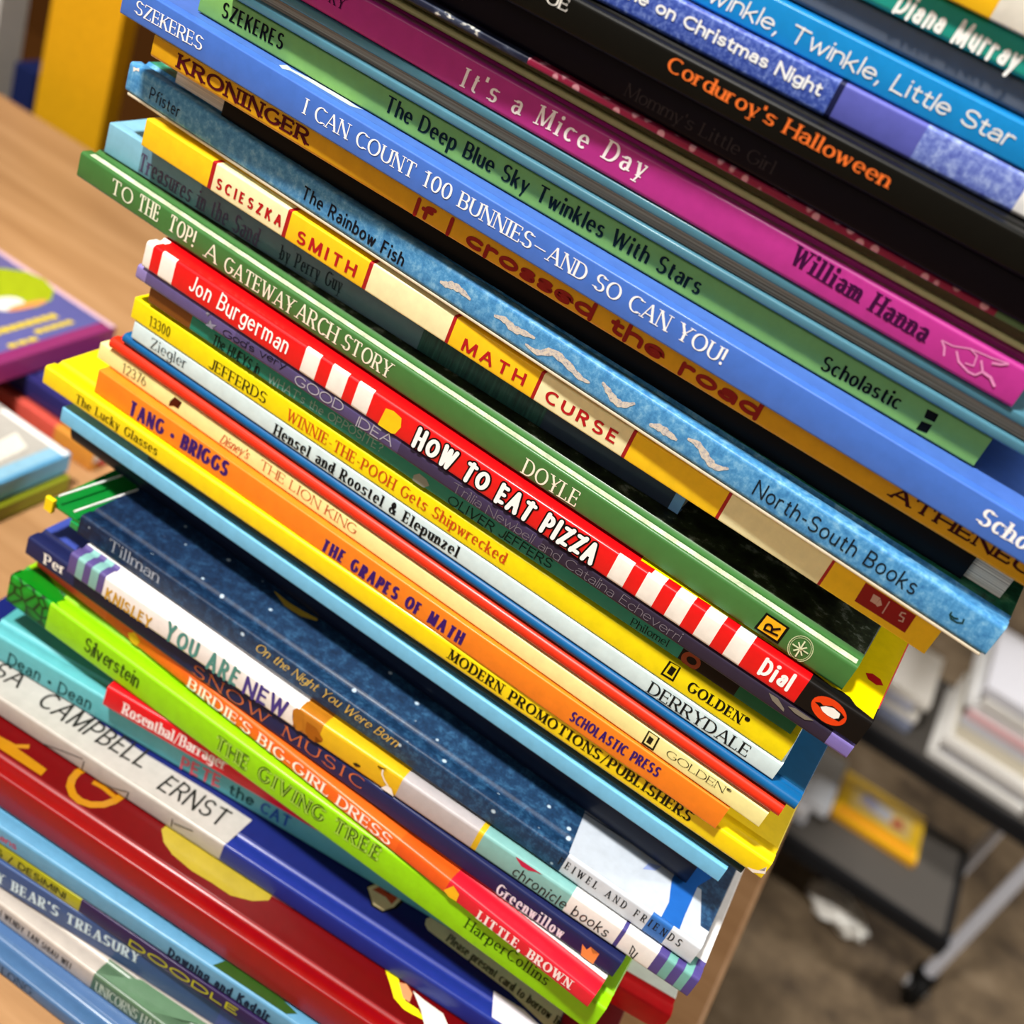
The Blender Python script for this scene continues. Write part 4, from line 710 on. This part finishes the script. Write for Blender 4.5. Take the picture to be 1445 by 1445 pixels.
m,nt,b,tc=nodes('silver_foil',.25); n=noise(nt,tc,900,4,.8); r=ramp(nt,n.outputs[0],[(.3,'76787C'),(.45,'CCD2DC'),(.6,'F0ECD8'),(.75,'98A8C4')])
nt.links.new(r.outputs[0],b.inputs['Base Color']); b.inputs['Metallic'].default_value=.35
for rb in RIBBONS:
    P=[]
    for i in range(len(rb)-1):
        for k in range(4):
            a=k/4; p=[rb[max(0,min(len(rb)-1,i+j))] for j in(-1,0,1,2)]
            cr_=[.5*(2*p[1][d]+(p[2][d]-p[0][d])*a+(2*p[0][d]-5*p[1][d]+4*p[2][d]-p[3][d])*a*a+(3*p[1][d]-p[0][d]-3*p[2][d]+p[3][d])*a**3) for d in(0,1)]
            P.append(cr_)
    P.append(rb[-1]); n=len(P)
    bm=bmesh.new(); strip(bm,P,[.0002+.0010*math.sin(math.pi*(i+.5)/n)*(1+.25*math.sin(i*2.1)) for i in range(n)],lambda u,v:Vector((u,-.0001,v)))
    obj('silver_ribbon',bm,m,BK['rainbow'][1]['spine'])
# R symbol on the green book's yellow label
root,P=BK['gateway']
# white rods modelling the shine of clear jacket folds, standing off the starry book at its left end
# ------------------------------------------------------------------ table
t=thing('wooden_table','light wooden table under the tall book stack','table',(0,0,0))
bm=box(bmesh.new(),(-1.25,-.75,-.03),(TABLEX,.52,0),.003); obj('table_top',bm,mat('@wood'),t)
for x in(-1.19,.13):
    for y in(-.69,.46): bm=box(bmesh.new(),(x-.025,y-.025,-.75),(x+.025,y+.025,-.03)); obj('leg',bm,mat('6A5038'),t)
o=obj('floor',box(bmesh.new(),(-4,-3,-.80),(4,5,-.75)),mat('@carpet')); o['kind']='structure'
for nm,a,b in(('wall_back',(-4,4.9,-.75),(4,5,2.4)),('wall_left',(-4,-3,-.75),(-3.9,4.9,2.4)),('wall_right',(3.9,-3,-.75),(4,4.9,2.4)),('wall_front',(-4,-3.1,-.75),(4,-3,2.4)),('ceiling',(-4,-3.1,2.4),(4,5,2.5))):
    o=obj(nm,box(bmesh.new(),a,b),mat('C8C2B8',.8)); o['kind']='structure'
# ------------------------------------------------------------------ neighbouring pile on the table, left
GP2='books piled at the left of the table'
def flat(pose,kind,s,c,b,D,label,**k): return build_book(pose,kind,s,c,b,D,label,k.pop('group',GP2),**k)
flat((LPX-0.2635,LPY-0.1000,90,.25,.0105,0),'paper','7E8418','8A8C80','8A8C80',.22,'olive edged book at the bottom of the front left pile')
r,P=flat((LPX-0.2675,LPY-0.1000,90,.252,.0135,.0107),'hard','5EA6D4','B8B4AC','5EA6D4',.22,'light blue book with pale cover on the front left pile')
f=lambda u,w:Vector((u,w,.0138))
for c,pp in(('F4F4F0',[(.2505,.0),(.2505,.050),(.2465,.050),(.2465,.0)]),('DCD8CC',[(.185,.012),(.235,.016),(.240,.030),(.20,.026)]),('E09A24',[(.20,.028),(.222,.030),(.225,.042),(.205,.045)]),('8AB8D0',[(.12,.002),(.246,.002),(.246,.010),(.12,.010)])):  # the white end strip is the shine on the cover's corner, painted on
    bm=bmesh.new(); fill(bm,pp,f,0); obj('cover_picture',bm,mat(c),P['front_cover'])
flat((LPX-0.5600,LPY+0.1740,0,.290,.0150,0),'hard','D8702A','E0862C','C84A34',.088,'orange and red spined book lying behind the light blue one',zones=('D8923A',[(.21,'D8584A'),(.26,'D8923A')]))
flat((LPX-0.5700,LPY+0.1800,0,.295,.0140,.0153),'hard','2C2A66','2E2C6C','2C2A66',.075,'dark indigo book lying under the purple covered book')
r,P=flat((LPX-0.3330,LPY+0.1000,90,.152,.0150,.0296),'hard','8A2C66','5C5C96','5C5C96',.22,'purple covered book with yellow lettering and magenta spine')
f=lambda u,w:Vector((u,w,.0153))
for (u0,w0,u1,w1) in((.070,.0235,.127,.0285),(.100,.0145,.131,.0185),(.074,.0095,.097,.0130)):
    bm=bmesh.new(); n=max(3,int((u1-u0)/.006))
    for k in range(n): a=u0+(u1-u0)*k/n; fill(bm,[(a,w0),(a+(u1-u0)/n*.86,w0),(a+(u1-u0)/n*.8,w1),(a,w1)],f,0)
    obj('cover_lettering',bm,mat('D8BE20'),P['front_cover'])
for c,cu,cw_,ru,rw in(('9AA818',.122,.062,.030,.024),('E0D8D0',.108,.048,.012,.008),('D89050',.118,.042,.016,.003)):
    bm=bmesh.new(); fill(bm,[(min(.1515,cu+ru*math.cos(i*.5236)),cw_+rw*math.sin(i*.5236)) for i in range(12)],(lambda u,w,d=cw_:Vector((u,w,.0153+(.0622-d)*.004))),0); obj('cover_picture',bm,mat(c),P['front_cover'])
bm=bmesh.new(); fill(bm,[(.1475,.0),(.1515,.0),(.1515,.12),(.1475,.12)],f,0); obj('cover_edge',bm,mat('D8B4C4',.2,.5),P['front_cover'])  # pale strip painted in for the plastic shine along the far edge
# ------------------------------------------------------------------ bookcase behind the table
t=thing('bookcase','dark brown bookcase with a yellow upright behind the table','bookcase',(0,0,-.75))
obj('upright',box(bmesh.new(),(POSTX,.58,0),(POSTX+.083,.602,1.25),.002),mat('D8A010',.5),t)
obj('back_panel',box(bmesh.new(),(-1.5,.92,0),(.1,.94,1.25)),mat('4A2A0C',.6),t)
for x in(-1.52,.08): obj('side_panel',box(bmesh.new(),(x,.60,0),(x+.02,.92,1.25)),mat('4A2A0C',.6),t)
for z in(.05,.62,1.22): obj('shelf',box(bmesh.new(),(-1.5,.60,z),(.08,.92,z+.02)),mat('4A2A0C',.6),t)
for k,(x,w,h,c,lab) in enumerate(((-.153,.028,.19,'D8D4CC','pale grey book standing left of the yellow upright'),(-.093,.030,.075,'1A2450','small navy book standing beside the yellow upright'))):
    o=obj('picture_book',box(bmesh.new(),(POSTX+x-w/2,.66,-.108),(POSTX+x+w/2,.70,-.108+h),.001),mat(c)); tag(o,lab,'book','books standing in the bookcase')
# ------------------------------------------------------------------ book cart
t=thing('book_cart','black metal book cart with silver posts on the carpet','cart',(CARTX,CARTY,-.75))
BLK=mat('1C1D20',.4,.1); GRY=mat('54504C',.5); SLV=mat('C8CAD4',.35,.2)
def tray(z,name):
    obj('shelf_mat',box(bmesh.new(),(-.085,1.108,z),(.553,1.302,z+.0004)),GRY,t)
    bm=box(bmesh.new(),(-.10,1.10,z-.004),(.56,1.31,z))
    box(bm,(-.10,1.095,z-.024),(.565,1.105,z+.002),.002); box(bm,(-.10,1.305,z-.024),(.565,1.315,z+.002),.002); box(bm,(.555,1.105,z-.024),(.565,1.305,z+.002),.002); box(bm,(-.10,1.105,z-.024),(-.09,1.305,z+.002),.002)
    obj(name,bm,BLK,t)
tray(.125,'lower_shelf'); tray(.345,'upper_shelf')
for x in(-.106,.572):
    for y in(1.105,1.305):
        obj('post',tube(bmesh.new(),(x,y,.06),(x,y,.72),.0095),SLV,t)
        bm=bmesh.new(); tube(bm,(x-.008,y,.028),(x+.008,y,.028),.028,20); box(bm,(x-.014,y-.01,.028),(x-.010,y+.01,.062)); box(bm,(x+.010,y-.01,.028),(x+.014,y+.01,.062)); box(bm,(x-.014,y-.012,.056),(x+.014,y+.012,.062))
        c=obj('caster',bm,mat('121212',.5),t); obj('hub',tube(bmesh.new(),(x-.016,y,.028),(x+.016,y,.028),.008),mat('D0D0D4',.25),c)
r,P=flat((CARTX+.357,CARTY+1.1905,1.5,.133,.012,-.6243),'hard','E8A818','F2C21C','E8A818',.108,'yellow picture book lying on the lower cart shelf',group='books on the cart')
for k,(c,pp) in enumerate((('E8901C',[(.006,.010),(.127,.010),(.127,.024),(.006,.024)]),('E8C878',[(.020,.035),(.115,.035),(.115,.09),(.020,.09)]),('B0ACC4',[(.03,.06),(.055,.05),(.065,.078),(.04,.085)]),('C8C8D0',[(.055,.05),(.08,.048),(.085,.075),(.06,.08)]),('C85A48',[(.085,.045),(.105,.05),(.10,.07),(.087,.066)]))):
    bm=bmesh.new(); fill(bm,pp,(lambda u,w,k=k:Vector((u,w,.01208+.00004*k))),0); obj('cover_picture',bm,mat(c),P['front_cover'])
rng=random.Random(4)
def pile(x,y,z,n,cols,L,D,where,yaw0=0):
    for k in range(n):
        th=rng.uniform(.010,.020); c=cols[k%len(cols)]
        build_book((x+rng.uniform(-.008,.008),y+rng.uniform(-.006,.006),yaw0+rng.uniform(-1.5,1.5),L+rng.uniform(-.008,.008),th,z),'hard',c[0],c[0],c[0],D,c[1]+' '+where[0]+', '+where[1][k],'books on the cart',pages='@pages')
        z+=th+.0003
ordn=['at the bottom','second from the bottom','third from the bottom','fourth from the bottom','fifth from the bottom','sixth from the bottom','seventh from the bottom','eighth from the bottom','ninth from the bottom','at the top']
WH=[('F0EEEA','white book'),('D0D0D8','pale grey book'),('F4F2EE','white book'),('E0D8C4','cream book'),('D8D8E0','pale grey book'),('E4B8BC','pale pink book'),('F0F0F0','white book')]
pile(CARTX+.398,CARTY+1.119,-.4042,9,WH,.140,.170,('in the right pile on the upper cart shelf',ordn))
pile(CARTX+.218,CARTY+1.142,-.4042,4,[('8890A8','slate book'),('F4F0E8','white book'),('C0C4D8','pale lavender book'),('F8F4EC','white book')],
 .135,.13,('in the left pile on the upper cart shelf',ordn))
pile(CARTX+.183,CARTY+1.137,-.6242,3,[('D8DCE8','pale lavender book'),('F0F0F4','white book'),('E8ECF4','white book')],
 .15,.13,('in the pile on the lower cart shelf',ordn))
# scrap of paper on the carpet
bm=bmesh.new(); bmesh.ops.create_icosphere(bm,subdivisions=3,radius=1); rng=random.Random(2)
for v in bm.verts: k=1+.22*math.sin(7*v.co.x+3*v.co.y)*math.cos(6*v.co.z+4*v.co.y)+rng.uniform(-.06,.06); v.co=Vector((SCRAPX+.046*k*v.co.x,SCRAPY+.030*k*v.co.y-.012*v.co.x,-.728+.0215*max(-1,min(1,k*v.co.z))))
o=obj('paper_scrap',bm,mat('F0EEE8',.8),None); tag(o,'crumpled white paper scrap on the carpet beside the cart','paper')
